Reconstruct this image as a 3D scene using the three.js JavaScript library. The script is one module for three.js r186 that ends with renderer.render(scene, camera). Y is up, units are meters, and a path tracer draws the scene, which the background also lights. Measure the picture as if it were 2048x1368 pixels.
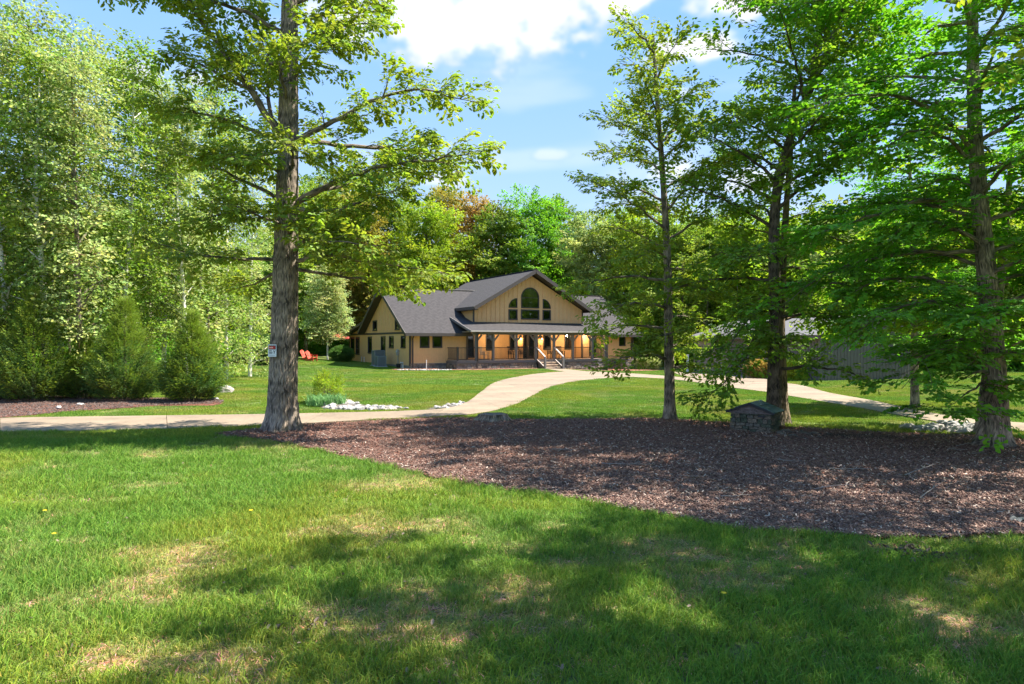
import * as THREE from 'three';
import { mergeGeometries } from 'three/addons/utils/BufferGeometryUtils.js';

// ------------------------------------------------------------------ camera, sky, sun, exposure
const scene = new THREE.Scene();
const EYE = 2.2, FOC = 1365;                       // eye height in metres; focal length in the photograph's pixels
const camera = new THREE.PerspectiveCamera(2 * Math.atan(684 / FOC) * 180 / Math.PI, 2048 / 1368, 0.1, 900);
camera.position.set(0, EYE, 0); camera.lookAt(0, EYE, -10); scene.add(camera);
const renderer = new THREE.WebGLRenderer({ antialias: true });
renderer.toneMapping = THREE.LinearToneMapping;
renderer.toneMappingExposure = 4.25;
renderer.shadowMap.enabled = true;

function rng(seed) { let a = seed >>> 0; return () => { a = (a + 0x6D2B79F5) | 0; let t = Math.imul(a ^ (a >>> 15), 1 | a); t = (t + Math.imul(t ^ (t >>> 7), 61 | t)) ^ t; return ((t ^ (t >>> 14)) >>> 0) / 4294967296; }; }
const R = rng(20240);
const rr = (a, b, r = R) => a + (b - a) * r();
const clamp = (x, a = 0, b = 1) => Math.min(b, Math.max(a, x));
const S = x => { x = clamp(x); return x * x * (3 - 2 * x); };
const mixv = (a, b, t) => a + (b - a) * t;
function hash2(i, j) { let h = Math.imul(i, 374761393) + Math.imul(j, 668265263) | 0; h = Math.imul(h ^ (h >>> 13), 1274126177); return ((h ^ (h >>> 16)) >>> 0) / 4294967296; }
function vnoise(x, y, per = 0) {
  const i = Math.floor(x), j = Math.floor(y), u = S(x - i), v = S(y - j);
  const w = per ? (a => ((a % per) + per) % per) : (a => a);
  const a = hash2(w(i), w(j)), b = hash2(w(i + 1), w(j)), c = hash2(w(i), w(j + 1)), d = hash2(w(i + 1), w(j + 1));
  return a + (b - a) * u + (c - a) * v + (a - b - c + d) * u * v;
}
function fbm(x, y, o = 4, per = 0) { let s = 0, a = 0.5, n = 0; for (let k = 0; k < o; k++) { s += a * vnoise(x + k * 17 * (per ? 0 : 1), y, per); n += a; a *= 0.5; x *= 2; y *= 2; per *= 2; } return s / n; }

// sky: clear spring blue with fair weather cumulus all round
{
  const W = 2048, H = 1024, data = new Float32Array(W * H * 4), rs = rng(5), K = Math.PI / 180;
  const blobs = [[-4.2, 24.6, 8.6, 3.8, 1], [-1.0, 26.4, 7.4, 3.6, 1], [9.3, 26.2, 2.6, 2.3, 1], [15.3, 22.3, 3.8, 1.7, 1], [18.5, 25.6, 3.4, 2.4, 1], [-13.5, 24, 3.6, 3, 0.8], [-29.5, 18.4, 3.4, 1.5, 0.75],
    [-25, 19.2, 0.9, 0.6, 0.7], [-6, 13.2, 3.2, 0.9, 0.6], [3.2, 15.2, 2.2, 0.6, 0.45], [13, 13.4, 2.6, 1, 0.7], [20, 12.5, 4, 1.2, 0.7], [-1.5, 14.7, 1.6, 0.4, 0.35], [14, 19.4, 1, 0.5, 0.5]];
  for (let k = 0; k < 90; k++) { const az = rr(36, 324, rs), el = 8 + 62 * rs() * rs(); const w = rr(2, 7, rs); blobs.push([az > 180 ? az - 360 : az, el, w * 1.3, w * rr(0.3, 0.5, rs), rr(0.6, 1, rs)]); }
  for (let j = 0; j < H; j++) {
    const el = ((j + 0.5) / H - 0.5) * 180;
    const near = blobs.filter(b => Math.abs(el - b[1]) < b[3] * 2.6);
    for (let i = 0; i < W; i++) {
      // direction (cos a, ., sin a); the view is towards -z
      const ang = ((i + 0.5) / W - 0.5) * 360; let az = ang + 90; if (az > 180) az -= 360;
      const e = Math.max(0, el), t = Math.pow(1 - Math.exp(-e / 17), 0.9);
      let r = mixv(0.235, 0.046, t), g = mixv(0.285, 0.131, t), b = mixv(0.345, 0.295, t);
      let c = 0, under = 0;
      if (el > 1) {
        for (const q of near) {
          let da = az - q[0]; if (da > 180) da -= 360; if (da < -180) da += 360;
          da *= Math.cos(el * K); if (Math.abs(da) > q[2] * 2) continue;
          const dy = el - q[1], x = da / q[2], y = dy / (dy < 0 ? q[3] * 0.8 : q[3] * 1.25);
          const n = fbm(az * 0.42 + 40, el * 0.75 + 9, 5);
          const f = 1 - Math.sqrt(x * x + y * y) + (n - 0.5) * 1.35;
          const k = S(f / 0.55) * q[4]; if (k > c) { c = k; under = clamp(0.5 - y * 0.55 + (n - 0.5)); }
        }
        c = Math.max(c, 0.2 * S((fbm(az * 0.09 + 3, el * 0.4 + 70, 4) - 0.5) / 0.3));
      }
      const cr = mixv(0.315, 0.262, under), cg = mixv(0.315, 0.264, under), cb = mixv(0.325, 0.285, under);
      r = mixv(r, cr, c); g = mixv(g, cg, c); b = mixv(b, cb, c);
      if (el < 0) { const q = S(-el / 5); r = mixv(r, 0.06, q); g = mixv(g, 0.07, q); b = mixv(b, 0.04, q); }
      const o = (j * W + i) * 4; data[o] = r * 0.97; data[o + 1] = g * 0.97; data[o + 2] = b * 0.97; data[o + 3] = 1;
    }
  }
  const t = new THREE.DataTexture(data, W, H, THREE.RGBAFormat, THREE.FloatType);
  t.mapping = THREE.EquirectangularReflectionMapping; t.magFilter = THREE.LinearFilter; t.minFilter = THREE.LinearFilter; t.needsUpdate = true;
  scene.background = t; scene.environment = t;
}
const SUN = new THREE.Vector3(0.525, 0.84, -0.12).normalize();
const sun = new THREE.DirectionalLight(new THREE.Color().setRGB(1, 0.94, 0.84), 3.85);
sun.position.copy(SUN).multiplyScalar(120).add(new THREE.Vector3(0, 0, -35)); sun.target.position.set(0, 0, -35);
sun.castShadow = true; sun.shadow.mapSize.set(4096, 4096); sun.shadow.bias = -0.0004;
Object.assign(sun.shadow.camera, { left: -60, right: 60, top: 60, bottom: -60, near: 1, far: 300 });
scene.add(sun, sun.target);

// ------------------------------------------------------------------ helpers
const V = (x, y, z) => new THREE.Vector3(x, y, z);
const taken = {};
function numbered(n) { const k = taken[n] = (taken[n] ?? -1) + 1; return k ? n + '_' + String(k).padStart(3, '0') : n; }
function tag(o, label, category, group) { o.userData.label = label; o.userData.category = category; if (group) o.userData.group = group; return o; }
function thing(name, label, category, pos = [0, 0, 0], turn = 0, group) { const o = new THREE.Group(); o.name = numbered(name); o.position.set(...pos); o.rotation.y = turn; scene.add(o); return tag(o, label, category, group); }
function part(name, geo, mat, parent, label) { const m = new THREE.Mesh(Array.isArray(geo) ? mergeGeometries(geo.map(g => g.index ? g.toNonIndexed() : g)) : geo, mat); m.name = name; m.castShadow = m.receiveShadow = true; if (label) m.userData.label = label; parent.add(m); return m; }
function solo(name, geo, mat, label, category, pos = [0, 0, 0], turn = 0, group) { const m = part(numbered(name), geo, mat, scene); m.position.set(...pos); m.rotation.y = turn; return tag(m, label, category, group); }
function structure(name, geo, mat) { const m = part(name, geo, mat, scene); m.userData.kind = 'structure'; return m; }
const lin = (r, g, b) => new THREE.Color().setRGB(r, g, b);
const mat = (c, rough = 0.8, extra = {}) => new THREE.MeshStandardMaterial({ color: Array.isArray(c) ? lin(...c) : c, roughness: rough, ...extra });
function box(x0, x1, y0, y1, z0, z1) { const g = new THREE.BoxGeometry(Math.abs(x1 - x0), Math.abs(y1 - y0), Math.abs(z1 - z0)); g.translate((x0 + x1) / 2, (y0 + y1) / 2, (z0 + z1) / 2); return g; }
function bar(p, q, w, h, upv = V(0, 1, 0)) { const d = q.clone().sub(p), L = d.length(), g = new THREE.BoxGeometry(w, h, L), z = d.normalize(), x = upv.clone().cross(z); if (x.lengthSq() < 1e-6) x.set(1, 0, 0); x.normalize(); const y = z.clone().cross(x), m = new THREE.Matrix4().makeBasis(x, y, z); m.setPosition(p.clone().add(q).multiplyScalar(0.5)); g.applyMatrix4(m); return g; }
function cyl(p, q, r0, r1, seg = 10) { const d = q.clone().sub(p), g = new THREE.CylinderGeometry(r1, r0, d.length(), seg); g.applyQuaternion(new THREE.Quaternion().setFromUnitVectors(V(0, 1, 0), d.clone().normalize())); g.translate((p.x + q.x) / 2, (p.y + q.y) / 2, (p.z + q.z) / 2); return g; }
function tex(size, fn, srgb = true) { const d = new Uint8Array(size * size * 4); for (let j = 0; j < size; j++) for (let i = 0; i < size; i++) { const c = fn(i / size, j / size), o = (j * size + i) * 4; for (let k = 0; k < 3; k++) d[o + k] = clamp(Array.isArray(c) ? c[k] : c) * 255; d[o + 3] = 255; } const t = new THREE.DataTexture(d, size, size); t.wrapS = t.wrapT = THREE.RepeatWrapping; t.magFilter = THREE.LinearFilter; t.minFilter = THREE.LinearMipmapLinearFilter; t.generateMipmaps = true; if (srgb) t.colorSpace = THREE.SRGBColorSpace; t.needsUpdate = true; return t; }
const rep = (t, x, y) => { const c = t.clone(); c.repeat.set(x, y); c.needsUpdate = true; return c; };
// a place on the ground as the lens sees it: column px of the photograph at d metres out; ground() for a row below the horizon on level ground
const X = (px, d) => (px - 1024) / FOC * d;
const ground = (px, py) => { const d = EYE * FOC / (py - 684); return [X(px, d), d]; };
// height of the land
const H = (x, d) => 0.3 * S((d - 48) / 16) * S((-x - 2) / 10) + 0.35 * S((d - 52) / 10) * S((-x - 14) / 8) - 0.45 * S((d - 50) / 10) * S((x - 2) / 8) - 0.14 * Math.exp(-((x + 7) ** 2 / 18 + (d - 24) ** 2 / 3)) ;
function inside(poly, x, y) { let c = false; for (let i = 0, j = poly.length - 1; i < poly.length; j = i++) { const [a, b] = poly[i], [e, f] = poly[j]; if ((b > y) !== (f > y) && x < (e - a) * (y - b) / (f - b) + a) c = !c; } return c; }
function spline(pts, n, closed = false) { return new THREE.CatmullRomCurve3(pts.map(p => V(p[0], 0, p[1])), closed, 'centripetal').getPoints(n).map(v => [v.x, v.z]); }

// ------------------------------------------------------------------ textures
const speck = tex(512, (u, v) => { const n = fbm(u * 64, v * 64, 3, 64), m = fbm(u * 8, v * 8, 4, 8); return 0.62 + (n - 0.5) * 0.5 + (m - 0.5) * 0.35; });
const faint = tex(256, (u, v) => 0.93 + (fbm(u * 40, v * 6, 3, 0) - 0.5) * 0.1);
const soilT = tex(512, (u, v) => { const n = fbm(u * 96, v * 96, 3, 96), m = fbm(u * 6, v * 6, 4, 6), k = 0.25 + n * 0.9; return [k * mixv(0.62, 0.8, m), k * mixv(0.66, 0.66, m), k * mixv(0.3, 0.48, m)]; });
const mulchT = tex(1024, (u, v) => { const n = fbm(u * 130 + fbm(u * 30, v * 30, 2, 30) * 6, v * 90, 3, 0), m = fbm(u * 6, v * 6, 4, 6), k = 0.3 + (n - 0.2) * 0.9 + (m - 0.5) * 0.25; return [k * 0.92, k * 0.66, k * 0.54]; });
const barkRidge = (u, v) => { const wv = fbm(u * 6, v * 10, 3, 6) * 1.6; const a = fbm(u * 22 + wv, v * 5, 3, 0), b = fbm(u * 44, v * 16 + 31, 3, 44); return clamp(1 - Math.abs(a - 0.5) * 3.4) * 0.65 + b * 0.4; };
const barkT = tex(512, (u, v) => { const k = barkRidge(u, v), m = fbm(u * 5, v * 5 + 9, 4, 5), c = 0.2 + k * 0.5 + (m - 0.5) * 0.3; return [c * 1.0, c * 0.93, c * 0.84]; });
const barkB = tex(512, (u, v) => barkRidge(u, v), false);
const concT = tex(512, (u, v) => { const n = fbm(u * 90, v * 90, 2, 90), m = fbm(u * 4, v * 4, 5, 4); return [0.78 + (n - 0.5) * 0.14 + (m - 0.5) * 0.2, 0.735 + (n - 0.5) * 0.14 + (m - 0.5) * 0.2, 0.67 + (n - 0.5) * 0.14 + (m - 0.5) * 0.19]; });
// asphalt shingles: one tile is 1.6 m by 1.6 m, twelve courses of tabs
const shTab = (u, v) => { const row = Math.floor(v * 12), x = u * 9 + hash2(row, 7) * 3, i = Math.floor(x), f = v * 12 - row; return { t: hash2((i % 9) * 3 + row * 31, row), f, e: x - i }; };
const shingT = tex(512, (u, v) => { const s = shTab(u, v), n = hash2(u * 512 | 0, v * 512 | 0); const k = 0.41 + (s.t - 0.5) * 0.08 + (n - 0.5) * 0.1 - (s.f < 0.1 ? 0.06 : 0); return [k * 1.02, k * 0.985, k * 0.98]; });
const shingB = tex(256, (u, v) => { const s = shTab(u, v); return s.f * 0.8 + s.t * 0.2; }, false);

// ------------------------------------------------------------------ materials
const M = {
  lawnBase: mat([0.55, 0.72, 0.35], 0.95, { map: soilT, vertexColors: true }),
  mulch: mat([0.56, 0.43, 0.38], 1, { map: rep(mulchT, 0.42, 0.42), bumpMap: rep(mulchT, 0.42, 0.42), bumpScale: 0.03 }),
  concrete: mat([0.37, 0.315, 0.26], 0.88, { map: rep(concT, 0.28, 0.28), bumpMap: rep(speck, 1.5, 1.5), bumpScale: 0.002 }),
  bark: mat([1, 0.93, 0.88], 0.95, { map: barkT, bumpMap: barkB, bumpScale: 0.02 }),
  barkDark: mat([0.62, 0.54, 0.48], 0.95, { map: barkT, bumpMap: barkB, bumpScale: 0.02 }),
  barkPale: mat([0.9, 0.86, 0.76], 0.9, { map: faint, bumpMap: barkB, bumpScale: 0.004 }),
  twig: mat([0.12, 0.095, 0.07], 0.9),
  siding: mat([0.84, 0.49, 0.215], 0.7, { map: faint }),
  sheath: mat([0.3, 0.2, 0.1], 0.9),
  trim: mat([0.06, 0.048, 0.042], 0.6),
  taupe: mat([0.15, 0.135, 0.13], 0.75, { bumpMap: rep(speck, 0.6, 3), bumpScale: 0.004 }),
  gutter: mat([0.42, 0.37, 0.34], 0.5),
  shingle: mat([0.27, 0.255, 0.26], 0.95, { map: shingT, bumpMap: shingB, bumpScale: 0.012 }),
  frame: mat([0.035, 0.03, 0.028], 0.5),
  glass: new THREE.MeshPhysicalMaterial({ color: lin(0.5, 0.55, 0.55), roughness: 0.03, transmission: 1, ior: 2.2, thickness: 0 }),
  black: mat([0.018, 0.018, 0.02], 0.5, { metalness: 0.3 }),
  stoneMix: mat([1, 1, 1], 0.92, { vertexColors: true, map: rep(speck, 0.8, 0.8), bumpMap: rep(speck, 1.2, 1.2), bumpScale: 0.02 }),
  dark: mat([0.03, 0.03, 0.032], 0.8),
  interior: mat([0.35, 0.31, 0.26], 0.9),
};
const leafMat = (c, t = 0.42) => new THREE.MeshPhysicalMaterial({ color: lin(c[0] * 1.72, c[1] * 1.8, c[2] * 1.25), roughness: 0.9, transmission: Math.min(0.6, t + 0.1), thickness: 0, side: THREE.DoubleSide, vertexColors: true, specularIntensity: 0.35 });
const bladeMat = new THREE.MeshPhysicalMaterial({ color: lin(1, 1, 1), roughness: 0.9, transmission: 0.4, thickness: 0, side: THREE.DoubleSide, vertexColors: true, specularIntensity: 0.3 });

// ------------------------------------------------------------------ layout on the ground, in metres (x, distance)
const gpoly = a => a.map(p => ground(...p));
const mulchEdge = (() => {
  const near = gpoly([[430, 869], [560, 886], [700, 916], [830, 946], [920, 968], [1050, 986], [1200, 1008], [1350, 1036], [1500, 1060], [1650, 1074], [1900, 1082], [2060, 1078], [2300, 1080]]);
  const far = gpoly([[2300, 896], [2048, 880], [1930, 870], [1750, 864], [1600, 856], [1450, 846], [1340, 838.5], [1200, 838], [1020, 839], [960, 836], [830, 838], [700, 844], [600, 851], [500, 860]]);
  return spline([...near, ...far], 420, true).map(([x, d]) => { const n = (fbm(x * 1.7 + 5, d * 1.7, 3) - 0.5) * 0.5; return [x, d + n]; });
})();
const farEdge = gpoly([[-420, 850], [0, 838], [250, 834], [520, 830], [700, 826], [800, 823], [880, 818.5], [930, 806], [962, 785], [992, 765], [1047, 752], [1100, 745.6], [1158, 743], [1230, 746], [1300, 750], [1391, 757.5], [1470, 762], [1570, 767], [1665, 788], [1750, 803.5], [1830, 821], [1930, 838], [2048, 848], [2300, 862]]);
const nearEdge = gpoly([[-420, 888], [0, 866], [250, 862], [520, 853], [640, 847], [740, 841], [840, 836], [950, 829], [1025, 811], [1068, 790], [1110, 771], [1160, 762], [1215, 757], [1260, 755], [1305, 757], [1350, 760], [1455, 775], [1531, 785], [1620, 800], [1710, 815], [1800, 832], [1900, 848], [2020, 862], [2300, 884]]);
const fe = spline(farEdge, 230), ne = spline(nearEdge, 230);
const driveEdge = [...fe, ...ne.slice().reverse()];
const apron = gpoly([[1345, 744.5], [1440, 747.5], [1500, 752], [1560, 763], [1575, 767], [1470, 763], [1396, 758], [1360, 751]]);
const TH = 29 * Math.PI / 180, HD = 54, HX = X(820, HD);
const toHouse = (x, d) => { const a = x - HX, b = d - HD; return [a * Math.cos(TH) + b * Math.sin(TH), -a * Math.sin(TH) + b * Math.cos(TH)]; };
const fromHouse = (u, w) => [HX + u * Math.cos(TH) - w * Math.sin(TH), HD + u * Math.sin(TH) + w * Math.cos(TH)];
const houseFoot = [[-0.3, -0.4], [3, -0.4], [3, -3.1], [18.4, -3.1], [18.4, -0.6], [22.8, -0.6], [22.8, 17.3], [-0.3, 17.3]].map(p => fromHouse(...p));
const walk = [fromHouse(10.5, -3.0), fromHouse(12.5, -3.0), ground(1185, 744.5), ground(1130, 744.5)];
const leftBed = spline(gpoly([[-700, 835], [-300, 838], [0, 836], [120, 826], [240, 817], [330, 811], [430, 808], [440, 800], [330, 797], [0, 792], [-500, 792]]), 160, true);
const houseBed = spline([fromHouse(-1.5, -0.2), fromHouse(-1.4, -1.6), fromHouse(0.2, -2.6), fromHouse(1.8, -2.9), fromHouse(3.4, -3.4), fromHouse(6.5, -3.5), fromHouse(9.8, -3.5), fromHouse(9.9, -2.2), fromHouse(3, -0.2)], 120, true);
const houseBedRight = spline([fromHouse(13.2, -2.2), fromHouse(13.4, -3.3), fromHouse(17, -3.5), fromHouse(19, -2.7), fromHouse(24.5, -2.2), fromHouse(25, 0.5), fromHouse(22.5, 0.4), fromHouse(18.2, -0.3)], 120, true);
const rockBedA = spline(gpoly([[636, 803], [660, 797], [700, 801], [745, 809], [800, 814], [815, 817.5], [770, 819], [700, 818], [655, 811]]), 60, true);
const rockBedB = spline(gpoly([[852, 817], [880, 811], [905, 806], [926, 804], [922, 809], [895, 816.5]]), 40, true);
const rockBedC = spline(gpoly([[1806, 859], [1850, 854], [1890, 849], [1940, 852], [1962, 858], [1955, 867], [1880, 866], [1830, 864]]), 50, true);

const bare = (x, d) => S((0.6 * fbm(x * 0.55 + 8, d * 0.75 + 2, 4) + 0.4 * fbm(x * 2.1 + 3, d * 2.1 + 5, 3) - 0.47) / 0.2);
// ground sheet
{
  const xs = [], ds = [];
  for (let x = -260; x < -24; x += 6) xs.push(x); for (let x = -24; x <= 24; x += 0.4) xs.push(x); for (let x = 26; x <= 260; x += 6) xs.push(x);
  for (let d = -60; d < 3; d += 3) ds.push(d); for (let d = 3; d < 30; d += 0.3) ds.push(d); for (let d = 30; d < 80; d += 1) ds.push(d); for (let d = 80; d <= 320; d += 8) ds.push(d);
  const p = [], uv = [], col = [], idx = [];
  for (const d of ds) for (const x of xs) {
    p.push(x, H(x, d), -d); uv.push(x / 2.3, d / 2.3);
    const b = bare(x, d), far = S((d - 18) / 6);
    col.push(mixv(0.62, 1.15, b * (1 - 0.6 * far)), mixv(0.8, 0.98, b), mixv(0.62, 0.95, b * (1 - 0.6 * far)));
  }
  const n = xs.length;
  for (let j = 0; j < ds.length - 1; j++) for (let i = 0; i < n - 1; i++) { const a = j * n + i; idx.push(a, a + 1, a + n, a + 1, a + n + 1, a + n); }
  const g = new THREE.BufferGeometry(); g.setAttribute('position', new THREE.Float32BufferAttribute(p, 3)); g.setAttribute('uv', new THREE.Float32BufferAttribute(uv, 2)); g.setAttribute('color', new THREE.Float32BufferAttribute(col, 3)); g.setIndex(idx); g.computeVertexNormals();
  structure('ground', g, M.lawnBase);
}
function sheet(name, poly, y, m) { const g = new THREE.ShapeGeometry(new THREE.Shape(poly.map(([x, d]) => new THREE.Vector2(x, d)))), p = g.attributes.position; const uv = []; for (let i = 0; i < p.count; i++) { const x = p.getX(i), d = p.getY(i); uv.push(x, d); p.setXYZ(i, x, H(x, d) + y, -d); } g.setAttribute('uv', new THREE.Float32BufferAttribute(uv, 2)); g.computeVertexNormals(); const nn = g.attributes.normal; for (let i = 0; i < nn.count; i++) if (nn.getY(i) < 0) nn.setXYZ(i, -nn.getX(i), -nn.getY(i), -nn.getZ(i)); return structure(name, g, m); }
sheet('mulch_bed', mulchEdge, 0.02, M.mulch);
sheet('mulch_bed_001', leftBed, 0.02, M.mulch);
sheet('planting_bed', houseBed, 0.03, mat([0.62, 0.46, 0.36], 1, { map: rep(mulchT, 0.42, 0.42) }));
sheet('planting_bed_001', houseBedRight, 0.03, mat([0.62, 0.46, 0.36], 1, { map: rep(mulchT, 0.42, 0.42) }));

// driveway: concrete slabs with sawn joints
{
  const drive = new THREE.Group(); drive.name = 'driveway'; drive.userData.kind = 'structure'; scene.add(drive);
  const slabMats = [M.concrete, mat([0.35, 0.3, 0.248], 0.88, { map: rep(concT, 0.23, 0.23), bumpMap: rep(speck, 1.5, 1.5), bumpScale: 0.002 }), mat([0.385, 0.33, 0.27], 0.88, { map: rep(concT, 0.31, 0.31), bumpMap: rep(speck, 1.5, 1.5), bumpScale: 0.002 })];
  const slab = (poly, k) => {
    const p = [], uv = [], idx = [], n = poly.length, tri = THREE.ShapeUtils.triangulateShape(poly.map(q => new THREE.Vector2(...q)), []);
    for (const [x, d] of poly) { p.push(x, H(x, d) + 0.035, -d); uv.push(x, d); }
    for (const [x, d] of poly) { p.push(x, H(x, d) - 0.09, -d); uv.push(x + 0.1, d); }
    for (const [a, b, c] of tri) idx.push(a, b, c);
    for (let i = 0; i < n; i++) { const j = (i + 1) % n; idx.push(i, i + n, j, j, i + n, j + n); }
    const g = new THREE.BufferGeometry(); g.setAttribute('position', new THREE.Float32BufferAttribute(p, 3)); g.setAttribute('uv', new THREE.Float32BufferAttribute(uv, 2)); g.setIndex(idx); const h = g.toNonIndexed(); h.computeVertexNormals(); part('slab', h, slabMats[k % 3], drive);
  };
  let from = 0, len = 0, k = 0;
  for (let i = 1; i <= 230; i++) {
    len += Math.hypot((fe[i][0] + ne[i][0] - fe[i - 1][0] - ne[i - 1][0]) / 2, (fe[i][1] + ne[i][1] - fe[i - 1][1] - ne[i - 1][1]) / 2);
    if (len > 3.8 || i === 230) {
      const a = fe.slice(from, i + 1).map(q => [...q]), b = ne.slice(from, i + 1).map(q => [...q]);
      const pull = (q, e) => { const L = Math.hypot(e[0] - q[0], e[1] - q[1]) || 1; q[0] += (e[0] - q[0]) / L * 0.007; q[1] += (e[1] - q[1]) / L * 0.007; };
      pull(a[0], a[1]); pull(b[0], b[1]); pull(a[a.length - 1], a[a.length - 2]); pull(b[b.length - 1], b[b.length - 2]);
      slab([...a, ...b.reverse()], k++ * 7 % 5); from = i; len = 0;
    }
  }
  slab(apron, 1); slab(walk, 0);
}
// ------------------------------------------------------------------ the house (local x along the front, z towards the viewer, so z = -w)
const FLOOR = 0.72;
const house = thing('house', 'long tan house with grey shingle roofs, central gable and columned front porch', 'house', [HX, 0, -HD], TH);
{
  const P = (u, y, w) => V(u, y, -w);
  const hb = (u0, u1, y0, y1, w0, w1) => box(u0, u1, y0, y1, -w0, -w1);
  // a wall runs along a = u (front walls) or a = w (side walls); place() turns (a, y, out) into house space
  const frontAt = w => (a, y, out) => P(a, y, w - out);
  const leftAt = u => (a, y, out) => P(u - out, y, a);
  const rightAt = u => (a, y, out) => P(u + out, y, a);
  const quadBox = (f, a0, a1, y0, y1, o0, o1, b0 = a0, b1 = a1) => { // a bar on a wall; its lower edge runs a0..a1, its upper edge b0..b1
    const c = [f(a0, y0, o0[0]), f(a1, y0, o0[0]), f(b1, y1, o0[1]), f(b0, y1, o0[1]), f(a0, y0, o1[0]), f(a1, y0, o1[0]), f(b1, y1, o1[1]), f(b0, y1, o1[1])];
    const q = [[0, 1, 2, 3], [4, 5, 6, 7], [0, 1, 5, 4], [3, 2, 6, 7], [0, 3, 7, 4], [1, 2, 6, 5]], p = [], uv = [];
    const mid = c.reduce((s, v) => s.add(v), V(0, 0, 0)).multiplyScalar(1 / 8);
    for (const k of q) {
      const [A, B, C, D] = k.map(i => c[i]); const n = B.clone().sub(A).cross(D.clone().sub(A)), flip = n.dot(A.clone().add(C).multiplyScalar(0.5).sub(mid)) < 0;
      for (const v of flip ? [A, C, B, A, D, C] : [A, B, C, A, C, D]) { p.push(v.x, v.y, v.z); uv.push(v.x + v.z, v.y); }
    }
    const g = new THREE.BufferGeometry(); g.setAttribute('position', new THREE.Float32BufferAttribute(p, 3)); g.setAttribute('uv', new THREE.Float32BufferAttribute(uv, 2)); g.computeVertexNormals(); return g;
  };
  const lap = (f, spans, y0, y1, holes) => { // lap siding, 15 cm to the weather; spans(y) gives [a0, a1] of the wall at that height
    const out = [], step = 0.15;
    for (let y = y0; y < y1 - 0.02; y += step) {
      const t = Math.min(y + step + 0.012, y1); let [a0, a1] = spans(y), [c0, c1] = spans(t); if (c1 - c0 < 0.05 && a1 - a0 < 0.05) continue;
      let segs = [[a0, a1, c0, c1]];
      for (const [h0, h1, hy0, hy1] of holes) if (t > hy0 + 0.02 && y < hy1 - 0.02) segs = segs.flatMap(([p0, p1, q0, q1]) => h1 <= p0 || h0 >= p1 ? [[p0, p1, q0, q1]] : [[p0, h0, q0, h0], [h1, p1, h1, q1]].filter(s => s[1] - s[0] > 0.01));
      for (const [p0, p1, q0, q1] of segs) out.push(quadBox(f, p0, p1, y, t, [0.0, 0.0], [0.028, 0.012], q0, q1));
    }
    return mergeGeometries(out);
  };
  const plate = (f, pts, holes, th = 0.12, back = 0) => { // a flat wall with real openings
    const s = new THREE.Shape(pts.map(p => new THREE.Vector2(...p)));
    for (const h of holes) s.holes.push(h.getPoints ? new THREE.Path(h.getPoints(20)) : new THREE.Path([[h[0], h[2]], [h[0], h[3]], [h[1], h[3]], [h[1], h[2]]].map(p => new THREE.Vector2(...p))));
    const g = new THREE.ExtrudeGeometry(s, { depth: th, bevelEnabled: false, curveSegments: 20 }), p = g.attributes.position;
    for (let i = 0; i < p.count; i++) { const v = f(p.getX(i), p.getY(i), p.getZ(i) - th - back); p.setXYZ(i, v.x, v.y, v.z); }
    g.computeVertexNormals(); return g;
  };
  const windowIn = (f, [a0, a1, y0, y1], mull = 0, label) => {
    const t = 0.075, o = [-0.1, -0.1], q = [0.05, 0.05];
    const g = [quadBox(f, a0 - 0.02, a1 + 0.02, y0 - 0.03, y0 + t, o, [0.07, 0.07]), quadBox(f, a0 - 0.02, a1 + 0.02, y1 - t, y1 + 0.02, o, q), quadBox(f, a0 - 0.02, a0 + t, y0 + t, y1 - t, o, q), quadBox(f, a1 - t, a1 + 0.02, y0 + t, y1 - t, o, q)];
    if (mull) g.push(quadBox(f, a0 + t, a1 - t, mull - 0.025, mull + 0.025, [-0.08, -0.08], [0.02, 0.02]));
    const w = part('window', g, M.frame, house, label);
    part('pane', quadBox(f, a0 + t, a1 - t, y0 + t, y1 - t, [-0.03, -0.03], [-0.026, -0.026]), M.glass, w);
    return w;
  };
  const PY = 2.86; // top of ordinary walls
  // --- left wing: front wall and side wall
  const fw = frontAt(0), wl = [[0.83, 1.62, 1.76, 2.67], [1.91, 2.73, 1.76, 2.67]];
  part('lap_siding', lap(fw, () => [0.1, 4.9], 0.5, PY, wl), M.siding, house);
  part('wall', plate(fw, [[0.12, 0.1], [4.96, 0.1], [4.96, PY], [0.12, PY]], wl), M.sheath, house);
  wl.forEach(h => windowIn(fw, h));
  const ls = leftAt(0);
  const sideHoles = [[0.94, 2.02, 1.72, 2.7], [3.8, 4.95, 1.7, 2.69], [5.95, 7.15, 0.85, 2.68], [9.8, 11.0, 1.18, 2.68], [13.7, 14.98, 0.98, 2.66], [15.44, 16.74, 0.98, 2.66]];
  part('lap_siding', lap(ls, y => [0.1, y < 2.9 ? 17.05 : 17.05], 0.32, PY, sideHoles), M.siding, house);
  part('wall', plate(ls, [[0.0, 0.0], [17.13, 0.0], [17.13, PY], [0.0, PY]], sideHoles), M.sheath, house);
  sideHoles.forEach((h, i) => windowIn(ls, h, i > 2 && i !== 3 ? 1.55 : 0));
  part('belt_board', quadBox(ls, 0, 17.1, PY, PY + 0.16, [0, 0], [0.05, 0.05]), M.trim, house);
  // gable of the left wing: vertical board and batten
  const gy = w => 6.72 - 0.612 * Math.abs(w - 5.95), gUp = [[2.4, 3.46, 3.2, 4.04], [8.34, 9.5, 3.22, 4.13]];
  part('gable_wall', plate(ls, [[-0.05, 3.02], [11.95, 3.02], [11.95, 3.05], [5.95, 6.72], [-0.05, 3.05]], gUp, 0.1), M.siding, house);
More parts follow.
